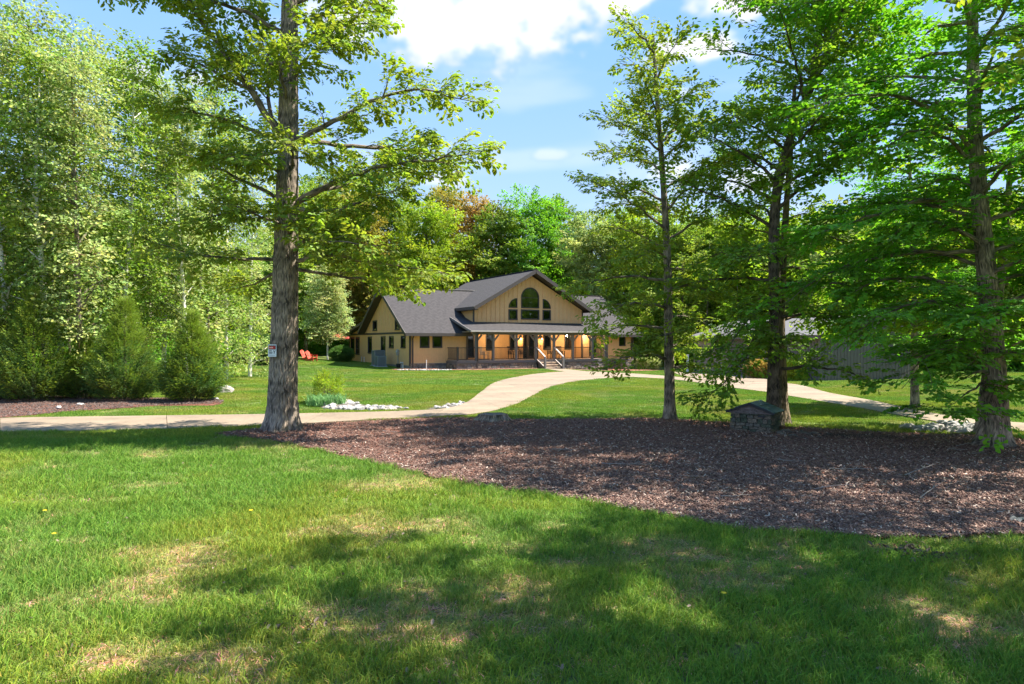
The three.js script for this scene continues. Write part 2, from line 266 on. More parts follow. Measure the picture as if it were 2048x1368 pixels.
  for (let w = 0.5; w < 11.8; w += 0.42) {
    const top = gy(w) - 0.06; let runs = [[3.03, top]];
    for (const [a, b, y0, y1] of gUp) if (w > a - 0.03 && w < b + 0.03) runs = runs.flatMap(([p, q]) => [[p, Math.min(q, y0 - 0.03)], [y1 + 0.03, q]]).filter(r => r[1] - r[0] > 0.05);
    for (const [p, q] of runs) part('batten', quadBox(ls, w - 0.03, w + 0.03, p, q, [0.001, 0.001], [0.042, 0.042]), M.siding, house);
  }
  gUp.forEach(h => windowIn(ls, h));
  // lean-to end wall, above the belt
  part('gable_wall', plate(ls, [[11.98, 3.02], [17.1, 3.02], [17.1, 2.95], [17.1, 3.03], [11.98, 3.78]].filter((p, i) => i !== 2), [], 0.1), M.siding, house);
  // --- porch wall (recessed) and right wing
  const pw = frontAt(1.0), pHoles = [[5.45, 6.1, 0.9, 2.95], [7.21, 7.98, 1.5, 2.95], [9.54, 10.32, 1.55, 2.95], [10.86, 12.42, FLOOR + 0.03, 3.05], [12.98, 13.78, 1.55, 2.98], [15.26, 16.04, 1.55, 2.98]];
  part('lap_siding', lap(pw, () => [4.98, 16.42], FLOOR, 3.45, pHoles), M.siding, house);
  part('wall', plate(pw, [[4.97, 0.3], [16.44, 0.3], [16.44, 3.5], [4.97, 3.5]], pHoles), M.sheath, house);
  pHoles.forEach((h, i) => { if (i !== 3) windowIn(pw, h); });
  // returns of the recess
  part('wall_return', hb(4.9, 4.965, 0.3, 3.4, 0.02, 1.0), M.siding, house); part('wall_return', hb(16.47, 16.53, 0.3, 3.4, 0.02, 1.0), M.siding, house);
  const rw = frontAt(0), rHoles = [[17.3, 18.05, 0.95, 2.9], [20.7, 21.42, 1.85, 2.68]];
  part('lap_siding', lap(rw, () => [16.6, 22.24], 0.64, PY, rHoles), M.siding, house);
  part('wall', plate(rw, [[16.54, -0.4], [22.3, -0.4], [22.3, PY], [16.54, PY]], rHoles), M.sheath, house);
  rHoles.forEach(h => windowIn(rw, h));
  const rs = rightAt(22.33);
  part('lap_siding', lap(rs, () => [0.1, 12], 0.64, PY, []), M.siding, house);
  part('wall', plate(rs, [[0.02, -0.5], [12, -0.5], [12, PY], [0.02, PY]], []), M.sheath, house);
  part('gable_wall', plate(rs, [[0.02, 2.87], [12, 2.87], [12, 3.05], [5.95, 6.72], [0.02, 3.05]], []), M.siding, house);
  part('wall', hb(0.15, 22.2, -0.5, 3.0, 17.0, 17.13), M.sheath, house); part('wall', hb(22.2, 22.32, -0.5, 3.0, 12.05, 17.0), M.sheath, house);
  part('interior_floor', hb(0.15, 22.2, 0.3, 0.62, 0.15, 16.9).translate(0, 0, 0), M.interior, house);
  part('interior_wall', hb(0.2, 22.1, 0.62, 2.8, 7.4, 7.5), M.interior, house);
  // corner boards and downspouts
  for (const [u, w, y0, y1] of [[0, 0, 0.3, PY], [0, 17.13, 0.2, PY], [4.96, 0, 0.75, PY], [16.5, 0, 0.75, 3.2], [22.33, 0, -0.1, PY]]) part('corner_board', hb(u - 0.07, u + 0.07, y0, y1, w - 0.07, w + 0.07), M.trim, house);
  for (const [u, w, y0, y1] of [[0.2, -0.08, 0.15, 2.75], [17.75, -2.14, -0.35, 3.0], [4.9, -2.14, 0.05, 3.0], [22.1, -0.1, -0.4, 2.8]]) part('downspout', [hb(u - 0.045, u + 0.045, y0, y1 - 0.25, w - 0.035, w + 0.035), bar(P(u, y1 - 0.27, w), P(u, y1 + 0.05, w - 0.42), 0.08, 0.06)], M.trim, house);
  // --- front gable wall with its arched windows
  const gc = 11.05, gt = u => 8.02 - 0.545 * Math.abs(u - gc);
  const arch = (a0, a1, y0, kind) => { const s = new THREE.Path(), r = (a1 - a0) / 2, R2 = a1 - a0, m = (a0 + a1) / 2; s.moveTo(a0, y0);
    if (kind === 'full') { s.lineTo(a0, y0 + 0.93); s.absellipse(m, y0 + 0.93, r, 0.88, Math.PI, 0, true); s.lineTo(a1, y0); }
    else if (kind === 'left') { s.absellipse(a1, y0, R2, 0.84, Math.PI, Math.PI / 2, true); s.lineTo(a1, y0); }
    else { s.lineTo(a0, y0 + 0.84); s.absellipse(a0, y0, R2, 0.84, Math.PI / 2, 0, true); }
    s.lineTo(a0, y0); return s; };
  const arched = [['full', 10.12, 11.93, 5.13], ['left', 8.9, 9.74, 5.13], ['right', 12.31, 13.12, 5.13]], rects = [[10.12, 11.93, 4.18, 5.0], [8.9, 9.74, 4.12, 4.98], [12.31, 13.12, 4.14, 5.0]];
  const gw = frontAt(0.0);
  part('gable_wall', plate(gw, [[5.6, 3.45], [16.5, 3.45], [16.5, 5.06], [gc, 8.02], [5.6, 5.06]], [...arched.map(([k, a, b, y]) => arch(a, b, y, k)), ...rects], 0.14), M.siding, house);
  part('wall', plate(leftAt(5.6), [[0.15, 3.4], [6, 3.4], [6, 5.06], [0.15, 5.06]], [], 0.1), M.sheath, house);
  part('lap_siding', lap(leftAt(5.6), () => [0.02, 4.2], 3.6, 5.0, []), M.siding, house);
  part('wall', plate(rightAt(16.5), [[0.15, 3.4], [6, 3.4], [6, 5.06], [0.15, 5.06]], [], 0.1), M.siding, house);
  part('corner_board', hb(5.52, 5.64, 3.6, 5.0, -0.05, 0.06), M.trim, house); part('corner_board', hb(16.46, 16.58, 3.6, 5.0, -0.05, 0.06), M.trim, house);
  const allHoles = [...rects.map(r => [r[0], r[1], r[2], r[3]]), [10.12, 11.93, 5.13, 6.95], [8.9, 9.74, 5.13, 5.98], [12.31, 13.12, 5.13, 5.98]];
  for (let u = 5.95; u < 16.45; u += 0.425) {
    let runs = [[3.86, gt(u) - 0.08]];
    for (const [a, b, y0, y1] of allHoles) if (u > a - 0.05 && u < b + 0.05) runs = runs.flatMap(([p, q]) => [[p, Math.min(q, y0 - 0.04)], [Math.max(p, y1 + 0.04), q]]).filter(r => r[1] - r[0] > 0.08);
    for (const [p, q] of runs) part('batten', quadBox(gw, u - 0.03, u + 0.03, p, q, [0.001, 0.001], [0.042, 0.042]), M.siding, house);
  }
  part('flashing', hb(5.5, 16.6, 3.76, 3.87, -0.09, -0.002), M.trim, house);
  for (const [k, a, b, y] of arched) {
    const outer = new THREE.Shape(arch(a, b, y, k).getPoints(24)), t = 0.075, inner = arch(a + t, b - t, y + t, k), pts = inner.getPoints(24).map(p => { const cy = y + t; const sc = k === 'full' ? 1 : (0.84 - 2 * t) / 0.84; return new THREE.Vector2(p.x, p.y > cy ? (k === 'full' ? (p.y > cy + 0.93 ? cy + 0.93 - t + (p.y - cy - 0.93) * (0.88 - t) / 0.88 : Math.min(p.y, cy + 0.93 - t)) : cy + (p.y - cy) * sc) : p.y); });
    outer.holes.push(new THREE.Path(pts));
    const g = new THREE.ExtrudeGeometry(outer, { depth: 0.14, bevelEnabled: false }); g.translate(0, 0, -0.09);
    const w = part('arched_window', k === 'full' ? [g, hb(a + t, b - t, y + 0.93 - 0.03, y + 0.93 + 0.02, -0.02, 0.05)] : g, M.frame, house);
    const pg = new THREE.ShapeGeometry(new THREE.Shape(pts)); pg.translate(0, 0, -0.02); part('pane', pg, M.glass, w);
  }
  rects.forEach(r => windowIn(gw, r));
  // attic floor and back wall, so that the room behind the arched windows is a room
  part('interior_floor', hb(5.75, 16.35, 3.5, 3.56, 0.2, 5.8), M.interior, house); part('interior_wall', hb(5.75, 16.35, 3.56, 7, 5.85, 5.95), M.interior, house);
  part('porch_ceiling', hb(4.3, 18.1, 3.0, 3.04, -2.0, 0.96), mat([0.5, 0.4, 0.28], 0.8), house);
  // --- roofs
  const slab = (pts, t = 0.14) => { // pts: [u, w, y] counter-clockwise from above, first edge along the eave
    const top = pts.map(([u, w, y]) => P(u, y, w)), bot = top.map(v => v.clone().add(V(0, -t, 0))), e = top[1].clone().sub(top[0]).normalize(), n = e.clone().cross(top[top.length - 1].clone().sub(top[0])).normalize(), s = n.clone().cross(e), p = [], uv = [];
    const add = (a, b, c) => { for (const v of [a, b, c]) { p.push(v.x, v.y, v.z); const r = v.clone().sub(top[0]); uv.push(r.dot(e) / 1.6, r.dot(s) / 1.6); } };
    for (let i = 1; i < top.length - 1; i++) { n.y > 0 ? add(top[0], top[i], top[i + 1]) : add(top[0], top[i + 1], top[i]); n.y > 0 ? add(bot[0], bot[i + 1], bot[i]) : add(bot[0], bot[i], bot[i + 1]); }
    for (let i = 0; i < top.length; i++) { const j = (i + 1) % top.length; add(top[i], bot[i], top[j]); add(top[j], bot[i], bot[j]); }
    const g = new THREE.BufferGeometry(); g.setAttribute('position', new THREE.Float32BufferAttribute(p, 3)); g.setAttribute('uv', new THREE.Float32BufferAttribute(uv, 2)); g.computeVertexNormals(); return g;
  };
  const wy = w => 6.92 - 0.605 * Math.abs(w - 5.95), RW = 12.2;
  const leftRoof = part('roof', [slab([[-0.62, -0.7, wy(-0.7)], [5.1, -0.7, wy(-0.7)], [5.1, 5.95, 6.92], [-0.62, 5.95, 6.92]]), slab([[5.1, 0.16, wy(0.16)], [11.02, 0.16, wy(0.16)], [11.02, 5.95, 6.92], [5.1, 5.95, 6.92]]), slab([[11.02, RW, wy(RW)], [-0.62, RW, wy(RW)], [-0.62, 5.95, 6.92], [11.02, 5.95, 6.92]])], M.shingle, house, 'grey shingle roof of the left wing');
  const rightRoof = part('roof', [slab([[16.9, -0.7, wy(-0.7)], [22.95, -0.7, wy(-0.7)], [22.95, 5.95, 6.92], [16.9, 5.95, 6.92]]), slab([[11.08, 0.16, wy(0.16)], [16.9, 0.16, wy(0.16)], [16.9, 5.95, 6.92], [11.08, 5.95, 6.92]]), slab([[22.95, RW, wy(RW)], [11.08, RW, wy(RW)], [11.08, 5.95, 6.92], [22.95, 5.95, 6.92]])], M.shingle, house, 'grey shingle roof of the right wing');
  const my = u => 8.42 - 0.565 * Math.abs(u - gc);
  const mainRoof = part('roof', [slab([[5.2, 12.6, my(5.2)], [5.2, -0.95, my(5.2)], [gc, -0.95, 8.42], [gc, 12.6, 8.42]], 0.16), slab([[16.9, -0.95, my(16.9)], [16.9, 12.6, my(16.9)], [gc, 12.6, 8.42], [gc, -0.95, 8.42]], 0.16)], M.shingle, house, 'high grey shingle roof over the central gable');
  const py = w => 3.84 + 0.285 * w;
  const porchRoof = part('roof', [slab([[4.15, -2.5, py(-2.5)], [18.2, -2.5, py(-2.5)], [18.2, -0.06, py(-0.06)], [4.15, -0.06, py(-0.06)]], 0.1), slab([[4.15, -0.06, py(-0.06)], [5.55, -0.06, py(-0.06)], [5.55, 1.5, py(1.5)], [4.15, 1.5, py(1.5)]], 0.1), slab([[16.6, -0.06, py(-0.06)], [18.2, -0.06, py(-0.06)], [18.2, 1.5, py(1.5)], [16.6, 1.5, py(1.5)]], 0.1)], M.shingle, house, 'low grey shingle porch roof');
  part('roof', slab([[11, 17.7, 2.92], [-0.62, 17.7, 2.92], [-0.62, 10.6, 4.11], [11, 10.6, 4.11]], 0.13), M.shingle, house, 'low lean-to roof at the back of the left wing'); part('roof', slab([[22.9, 17.7, 2.92], [11, 17.7, 2.92], [11, 10.6, 4.11], [22.9, 10.6, 4.11]], 0.13), M.shingle, house);
  // ridge caps, fascias, rakes
  for (const [r, a, b] of [[leftRoof, P(-0.62, 6.93, 5.95), P(8.4, 6.93, 5.95)], [rightRoof, P(13.7, 6.93, 5.95), P(22.95, 6.93, 5.95)], [mainRoof, P(gc, 8.43, -0.95), P(gc, 8.43, 12.6)]]) part('ridge_cap', bar(a, b, 0.28, 0.05), M.shingle, r);
  const fascia = (a, b, parent, m = M.trim, h = 0.24, t = 0.05) => part('fascia', bar(a, b, t, h), m, parent);
  fascia(P(-0.64, wy(-0.7) - 0.11, -0.73), P(5.12, wy(-0.7) - 0.11, -0.73), leftRoof); part('soffit', hb(-0.6, 4.9, wy(-0.7) - 0.22, wy(-0.7) - 0.18, -0.68, -0.03), M.trim, leftRoof);
  for (const s of [-1, 1]) { const w0 = 5.95 + s * 6.65 + (s > 0 ? -0.4 : 0); fascia(P(-0.66, wy(w0) - 0.12, w0), P(-0.66, 6.8, 5.95), leftRoof, M.trim, 0.26); part('soffit', bar(P(-0.32, wy(w0) - 0.19, w0), P(-0.32, 6.72, 5.95), 0.6, 0.03), M.trim, leftRoof); fascia(P(22.99, wy(w0) - 0.12, w0), P(22.99, 6.8, 5.95), rightRoof, M.trim, 0.26); }
  fascia(P(-0.66, 2.82, 17.7), P(-0.66, 4.0, 10.65), leftRoof, M.trim, 0.22); fascia(P(-0.66, 2.83, 17.74), P(10, 2.83, 17.74), leftRoof, M.trim, 0.2);
  fascia(P(18.25, wy(-0.7) - 0.11, -0.73), P(22.99, wy(-0.7) - 0.11, -0.73), rightRoof); part('soffit', hb(18.3, 22.9, wy(-0.7) - 0.22, wy(-0.7) - 0.18, -0.68, -0.03), M.trim, rightRoof);
  for (const s of [-1, 1]) {
    const ue = gc + s * 5.87;
    fascia(P(ue, my(ue) - 0.15, -0.99), P(gc, 8.27, -0.99), mainRoof, M.trim, 0.3, 0.07); part('soffit', bar(P(ue, my(ue) - 0.2, -0.48), P(gc, 8.22, -0.48), 0.9, 0.03), M.trim, mainRoof);
    fascia(P(ue + s * 0.02, my(ue) - 0.13, -0.96), P(ue + s * 0.02, my(ue) - 0.13, 12.6), mainRoof, M.trim, 0.24, 0.06); part('soffit', hb(ue - s * 0.03, gc + s * 5.48, my(ue) - 0.27, my(ue) - 0.23, -0.9, 4), M.trim, mainRoof);
  }
  part('gutter', [bar(P(4.1, py(-2.5) - 0.06, -2.56), P(18.25, py(-2.5) - 0.06, -2.56), 0.11, 0.12)], M.gutter, porchRoof);
  fascia(P(4.1, py(-2.5) - 0.08, -2.5), P(4.1, py(1.5) - 0.06, 1.5), porchRoof, M.taupe, 0.2); fascia(P(18.25, py(-2.5) - 0.08, -2.5), P(18.25, py(1.5) - 0.06, 1.5), porchRoof, M.taupe, 0.2);
  // --- porch: deck, beam, posts with knee braces, rails
  const deck = part('porch_deck', [hb(3.15, 17.8, FLOOR - 0.06, FLOOR, -2.12, 0.98)], mat([0.2, 0.175, 0.165], 0.8), house);
  part('rim_board', [hb(3.1, 17.85, 0.5, FLOOR - 0.064, -2.14, -2.06), hb(3.1, 3.16, 0.5, FLOOR - 0.064, -2.05, -0.02)], M.taupe, deck);
  part('porch_beam', hb(4.5, 18.0, 2.8, 2.995, -2.1, -1.9), M.taupe, house);
  const cols = [4.84, 6.37, 8.5, 10.37, 12.2, 14.14, 16.18, 17.61];
  cols.forEach((u, i) => {
    const c = part('porch_post', hb(u - 0.095, u + 0.095, FLOOR, 2.8, -2.095, -1.905), M.taupe, house);
    for (const s of i === 0 ? [1] : i === cols.length - 1 ? [-1] : [-1, 1]) part('knee_brace', bar(P(u + s * 0.08, 2.3, -2.0), P(u + s * 0.5, 2.77, -2.0), 0.1, 0.12), M.taupe, c);
  });
  const rail = (a, b) => {
    const A = P(...a), B = P(...b), d = B.clone().sub(A), n = Math.round(d.length() / 0.115);
    const r = part('railing', [bar(A.clone().setY(FLOOR + 1.02), B.clone().setY(FLOOR + 1.02), 0.07, 0.05), bar(A.clone().setY(FLOOR + 0.1), B.clone().setY(FLOOR + 0.1), 0.05, 0.05)], M.black, house), g = [];
    for (let k = 1; k < n; k++) { const p = A.clone().addScaledVector(d, k / n); g.push(box(p.x - 0.009, p.x + 0.009, FLOOR + 0.11, FLOOR + 1.01, p.z - 0.009, p.z + 0.009)); }
    part('balusters', g, M.black, r).userData.kind = 'stuff';
  };
  const ends = [3.2, ...cols]; for (let i = 0; i < ends.length - 1; i++) if (i !== 4) rail([ends[i] + (i ? 0.1 : 0), 0, -2], [ends[i + 1] - 0.1, 0, -2]);
  rail([3.22, 0, -1.95], [3.22, 0, -0.05]); part('rail_post', hb(3.15, 3.27, FLOOR, FLOOR + 1.1, -2.06, -1.94), M.trim, house); rail([17.63, 0, -1.88], [17.63, 0, -0.06]);
  // --- steps with handrails
  const steps = part('steps', [0, 1, 2, 3].map(k => hb(10.55, 12.05, -0.25, FLOOR - 0.2 * (k + 1) - 0.06, -2.16 - 0.34 * k, -2.16 - 0.34 * (k + 1))), mat([0.2, 0.15, 0.12], 0.9), house);
  for (let k = 0; k < 4; k++) part('tread', hb(10.5, 12.1, FLOOR - 0.2 * (k + 1) - 0.055, FLOOR - 0.2 * (k + 1), -2.145 - 0.34 * k, -2.16 - 0.34 * (k + 1) - 0.03), mat([0.5, 0.38, 0.27], 0.85), steps);
  for (const u of [10.42, 12.2]) {
    part('handrail', bar(P(u, 1.74, -2.1), P(u, 0.98, -3.45), 0.12, 0.06), mat([0.42, 0.38, 0.36], 0.6), steps); part('handrail_post', hb(u - 0.08, u + 0.08, -0.2, 0.98, -3.52, -3.36), M.taupe, steps); part('stringer', bar(P(u + 0.08, 0.62, -2.14), P(u + 0.08, -0.08, -3.5), 0.07, 0.2), M.taupe, steps);
    part('lower_rail', bar(P(u, 0.72, -2.2), P(u, 0.12, -3.4), 0.05, 0.05), M.gutter, steps);
  }
  // --- double front door with sidelight and transom
  const door = part('front_door', [quadBox(pw, 10.86, 12.42, 2.98, 3.07, [-0.08, -0.08], [0.06, 0.06]), quadBox(pw, 10.86, 10.96, FLOOR, 2.98, [-0.08, -0.08], [0.06, 0.06]), quadBox(pw, 12.32, 12.42, FLOOR, 2.98, [-0.08, -0.08], [0.06, 0.06]), quadBox(pw, 11.28, 11.36, FLOOR, 2.98, [-0.08, -0.08], [0.05, 0.05]), quadBox(pw, 11.36, 12.32, FLOOR, FLOOR + 0.22, [-0.05, -0.05], [0.03, 0.03]), quadBox(pw, 11.36, 12.32, 2.84, 2.98, [-0.05, -0.05], [0.03, 0.03]), quadBox(pw, 11.36, 11.5, FLOOR + 0.22, 2.84, [-0.05, -0.05], [0.03, 0.03]), quadBox(pw, 12.18, 12.32, FLOOR + 0.22, 2.84, [-0.05, -0.05], [0.03, 0.03])], M.frame, house);
  part('pane', quadBox(pw, 11.5, 12.18, FLOOR + 0.22, 2.84, [-0.02, -0.02], [-0.016, -0.016]), M.glass, door); part('pane', quadBox(pw, 10.96, 11.28, FLOOR + 0.05, 2.98, [-0.02, -0.02], [-0.016, -0.016]), M.glass, door);
  part('door_handle', [cyl(P(11.43, 1.65, 0.97), P(11.43, 1.85, 0.97), 0.015, 0.015, 6)], M.gutter, door);
  part('doorbell', quadBox(pw, 12.66, 12.72, 1.75, 1.93, [0.02, 0.02], [0.05, 0.05]), M.black, house);
  // --- stone veneer: irregular fieldstones set against a mortar bed
  const rs2 = rng(77), veneer = (f, a0, a1, y0, y1f, label) => {
    const bed = [], ym = y1f; bed.push(quadBox(f, a0, a1, y0, ym, [-0.06, -0.06], [0.0, 0.0]));
    const g = [];
    for (let y = y0; y < ym - 0.04;) { const h = Math.min(rr(0.13, 0.24, rs2), ym - y - 0.005); for (let a = a0 + 0.01; a < a1 - 0.05;) { const L = Math.min(rr(0.18, 0.5, rs2), a1 - a); const o = rr(0.03, 0.075, rs2), j = () => rr(0, 0.022, rs2); const q = quadBox(f, a + j(), a + L - 0.014 - j(), y + j() * 0.7, y + h - 0.012 - j() * 0.7, [0.001, 0.001], [o, o - rr(0, 0.02, rs2)], a + j(), a + L - 0.014 - j()); const t = rs2(), c = t < 0.45 ? [0.62, 0.5, 0.39] : t < 0.72 ? [0.46, 0.43, 0.39] : t < 0.9 ? [0.74, 0.57, 0.4] : [0.28, 0.25, 0.22], k = rr(0.75, 1.25, rs2), col = []; for (let i = 0; i < q.attributes.position.count; i++) col.push(...c.map(v => v * k)); q.setAttribute('color', new THREE.Float32BufferAttribute(col, 3)); g.push(q); a += L; } y += h; }
    const b = part('stone_foundation', bed, mat([0.2, 0.18, 0.16], 1), house, label); part('fieldstones', g, M.stoneMix, b).userData.kind = 'stuff';
  };
  veneer(frontAt(-0.06), 0.0, 3.1, -0.1, 0.5); veneer(frontAt(-2.06), 3.1, 10.5, -0.25, 0.49); veneer(frontAt(-2.06), 12.12, 17.85, -0.55, 0.49); veneer(frontAt(-0.1), 17.9, 22.36, -0.65, 0.62, 'brown fieldstone base of the right wing'); veneer(leftAt(3.1), -2.05, -0.1, -0.2, 0.49); veneer(rightAt(22.36), -0.08, 10, -0.65, 0.62); veneer(rightAt(17.8), -2.05, -0.15, -0.6, 0.49);
  part('stone_foundation', hb(-0.03, 0.02, -0.2, 0.32, 0, 17.13), mat([0.24, 0.21, 0.18], 1), house);
  // wall lamps beside the door, lit
  for (const [u, k] of [[10.6, 'left'], [12.74, 'right']]) {
    const [x, d] = fromHouse(u, 0.86), s = thing('wall_lantern', k === 'left' ? 'lit black wall lantern on the porch left of the front door' : 'lit black wall lantern on the porch right of the front door', 'lantern', [x, 2.42, -d], TH, 'lit porch lanterns');
    part('backplate', box(-0.06, 0.06, 0.02, 0.32, -0.115, -0.07), M.black, s);
    part('hood', [new THREE.ConeGeometry(0.13, 0.12, 10).translate(0, 0.2, 0.02), bar(V(0, 0.2, -0.08), V(0, 0.27, 0.02), 0.03, 0.03), cyl(V(0, 0.24, 0.02), V(0, 0.3, 0.02), 0.03, 0.02, 8)], M.black, s);
    part('lamp_bulb', new THREE.SphereGeometry(0.085, 14, 10).translate(0, 0.06, 0.02), new THREE.MeshStandardMaterial({ color: lin(0.9, 0.6, 0.3), emissive: lin(1, 0.55, 0.18), emissiveIntensity: 0.9, roughness: 0.5 }), s);
    part('cage', [0, 1, 2, 3].map(q => bar(V(Math.cos(q * 1.57) * 0.1, -0.04, 0.02 + Math.sin(q * 1.57) * 0.1), V(Math.cos(q * 1.57) * 0.1, 0.15, 0.02 + Math.sin(q * 1.57) * 0.1), 0.012, 0.012)), M.black, s);
    const L = new THREE.PointLight(lin(1, 0.62, 0.3), 1.1); L.position.set(0, 0.04, 0.16); L.castShadow = true; L.shadow.radius = 4; s.add(L);
  }
  // ceiling lamps over the right half of the porch, lit
  for (const [u, l] of [[14.7, 'lit round ceiling lamp over the right bays of the porch'], [16.6, 'lit round ceiling lamp at the right end of the porch'], [7.4, 'lit round ceiling lamp over the left bays of the porch']]) {
    const [x, d] = fromHouse(u, -0.6), s = thing('ceiling_lamp', l, 'lamp', [x, 2.99, -d], TH, 'lit lamps in the porch ceiling');
    part('fixture_ring', new THREE.CylinderGeometry(0.12, 0.13, 0.05, 20).translate(0, -0.02, 0), M.black, s);
    part('lamp_globe', new THREE.SphereGeometry(0.09, 16, 10, 0, 6.2832, Math.PI / 2, Math.PI / 2).translate(0, -0.046, 0), new THREE.MeshStandardMaterial({ color: lin(0.9, 0.75, 0.5), emissive: lin(1, 0.72, 0.4), emissiveIntensity: 0.5, roughness: 0.5 }), s);
    const L = new THREE.PointLight(lin(1, 0.74, 0.45), 2.2); L.position.set(0, -0.22, 0); L.castShadow = true; L.shadow.radius = 4; s.add(L);
  }
}

// ------------------------------------------------------------------ trees
class Wood { // tapered, bent tubes gathered into one mesh
  constructor() { this.p = []; this.uv = []; this.i = []; }
  tube(pts, rad, seg, rough = 0, flare = null) {
    const n = pts.length, b0 = this.p.length / 3; let v = 0; const prev = V(1, 0, 0.13);
    for (let k = 0; k < n; k++) {
      const t = pts[Math.min(k + 1, n - 1)].clone().sub(pts[Math.max(k - 1, 0)]).normalize();
      const x = prev.clone().addScaledVector(t, -prev.dot(t)).normalize(), y = t.clone().cross(x); prev.copy(x);
      if (k) v += pts[k].distanceTo(pts[k - 1]);
      for (let s = 0; s <= seg; s++) {
        const a = s / seg * Math.PI * 2; let r = rad[k];
        if (flare) r *= flare(a, pts[k].y);
        if (rough) { const q = s % seg / seg; const w = Math.abs(fbm(q * 26 + fbm(q * 7, v * 2.2, 2, 7) * 2.2, v * 1.5 + 3, 3) - 0.5) * 2, z = fbm(q * 50, v * 9, 2, 50); r += rough * ((1 - w) - 0.6 + (z - 0.5) * 0.6) * (s === seg ? 1 : 1); }
        const c = pts[k].clone().addScaledVector(x, Math.cos(a) * r).addScaledVector(y, Math.sin(a) * r);
        this.p.push(c.x, c.y, c.z); this.uv.push(s / seg * Math.max(1, Math.round(rad[0] * 6.28 / 0.9)), v / 1.1);
      }
    }
    for (let k = 0; k < n - 1; k++) for (let s = 0; s < seg; s++) { const a = b0 + k * (seg + 1) + s, c = a + seg + 1; this.i.push(a, a + 1, c, a + 1, c + 1, c); }
  }
  geo() { const g = new THREE.BufferGeometry(); g.setAttribute('position', new THREE.Float32BufferAttribute(this.p, 3)); g.setAttribute('uv', new THREE.Float32BufferAttribute(this.uv, 2)); g.setIndex(this.i); g.computeVertexNormals(); return g; }
}
// a leafy twig: leaves set along +y, lying about the x-y plane
function spray(seed, n, len, wid, leafL, leafW, tilt, twig = true) {
  const r = rng(seed), p = [], c = [], idx = [];
  const leaf = (pos, dir, nor, L, W, k) => {
    const side = dir.clone().cross(nor).normalize(), b = p.length / 3, fold = 0.18 * W, up = side.clone().cross(dir).normalize();
    const put = (al, ac, u) => { const q = pos.clone().addScaledVector(dir, al * L).addScaledVector(side, ac * W).addScaledVector(up, u - al * al * L * 0.22); p.push(q.x, q.y, q.z); c.push(k[0], k[1], k[2]); };
    put(0, 0, 0); put(0.35, 0.5, fold); put(0.35, -0.5, fold); put(0.72, 0.42, fold); put(0.72, -0.42, fold); put(1, 0, 0); put(0.5, 0, 0);
    idx.push(b, b + 6, b + 1, b, b + 2, b + 6, b + 1, b + 6, b + 3, b + 6, b + 2, b + 4, b + 3, b + 6, b + 5, b + 6, b + 4, b + 5);
  };
  for (let k = 0; k < n; k++) {
    const t = (k + r()) / n, a = (k % 2 ? 1 : -1) * rr(0.25, 1.5, r) + (t > 0.85 ? 0 : 0), off = rr(0, wid, r) * (k % 2 ? 1 : -1) * (1 - 0.4 * t);
    const pos = V(off, t * len, rr(-0.12, 0.12, r) * wid * 2), dir = V(Math.sin(a), Math.cos(a) * 0.9 + 0.1, rr(-0.5, 0.35, r) * tilt).normalize();
    const nor = V(rr(-1, 1, r) * tilt, rr(-1, 1, r) * tilt, 1).normalize(), g = rr(0.72, 1.28, r), y = rr(0.86, 1.16, r);
    leaf(pos, dir, nor, leafL * rr(0.65, 1.2, r), leafW * rr(0.7, 1.15, r), [g * y, g, g * rr(0.7, 1.2, r)]);
  }
  if (twig) { const b = p.length / 3; for (const [x, y, z] of [[-0.006, -0.05, 0], [0.006, -0.05, 0], [0, len * 0.9, 0], [0, -0.05, 0.01]]) { p.push(x, y, z); c.push(0.7, 0.35, 0.6); } idx.push(b, b + 1, b + 2, b + 1, b + 3, b + 2, b + 3, b, b + 2); }
  const g = new THREE.BufferGeometry(); g.setAttribute('position', new THREE.Float32BufferAttribute(p, 3)); g.setAttribute('color', new THREE.Float32BufferAttribute(c, 3)); g.setIndex(idx); const h = g.toNonIndexed(); h.computeVertexNormals(); return h;
}
const SPR = {
  oak: spray(1, 16, 0.5, 0.2, 0.16, 0.075, 0.75), maple: spray(2, 18, 0.55, 0.24, 0.13, 0.11, 0.32), poplar: spray(3, 16, 0.62, 0.24, 0.115, 0.085, 1.1),
  far: spray(4, 26, 1.0, 0.5, 0.25, 0.17, 1.0, false), bush: spray(6, 22, 0.42, 0.22, 0.10, 0.05, 1.0), fine: spray(7, 34, 0.55, 0.16, 0.10, 0.022, 0.7), box: spray(8, 24, 0.22, 0.13, 0.05, 0.035, 1.2),
};
const LM = {
  oak: leafMat([0.15, 0.2, 0.02], 0.5), maple: leafMat([0.095, 0.215, 0.012], 0.52), poplar: leafMat([0.215, 0.255, 0.11], 0.42), green: leafMat([0.14, 0.2, 0.025], 0.45), deep: leafMat([0.1, 0.16, 0.025], 0.42),
  olive: leafMat([0.19, 0.17, 0.035], 0.42), lime: leafMat([0.17, 0.235, 0.016], 0.48), silver: leafMat([0.25, 0.285, 0.15], 0.4), fir: leafMat([0.115, 0.165, 0.02], 0.35), firDark: leafMat([0.055, 0.105, 0.03], 0.28), gold: leafMat([0.26, 0.27, 0.02], 0.4), boxwood: leafMat([0.05, 0.1, 0.02], 0.3), iris: leafMat([0.12, 0.22, 0.11], 0.3), russet: leafMat([0.24, 0.165, 0.05], 0.35),
};
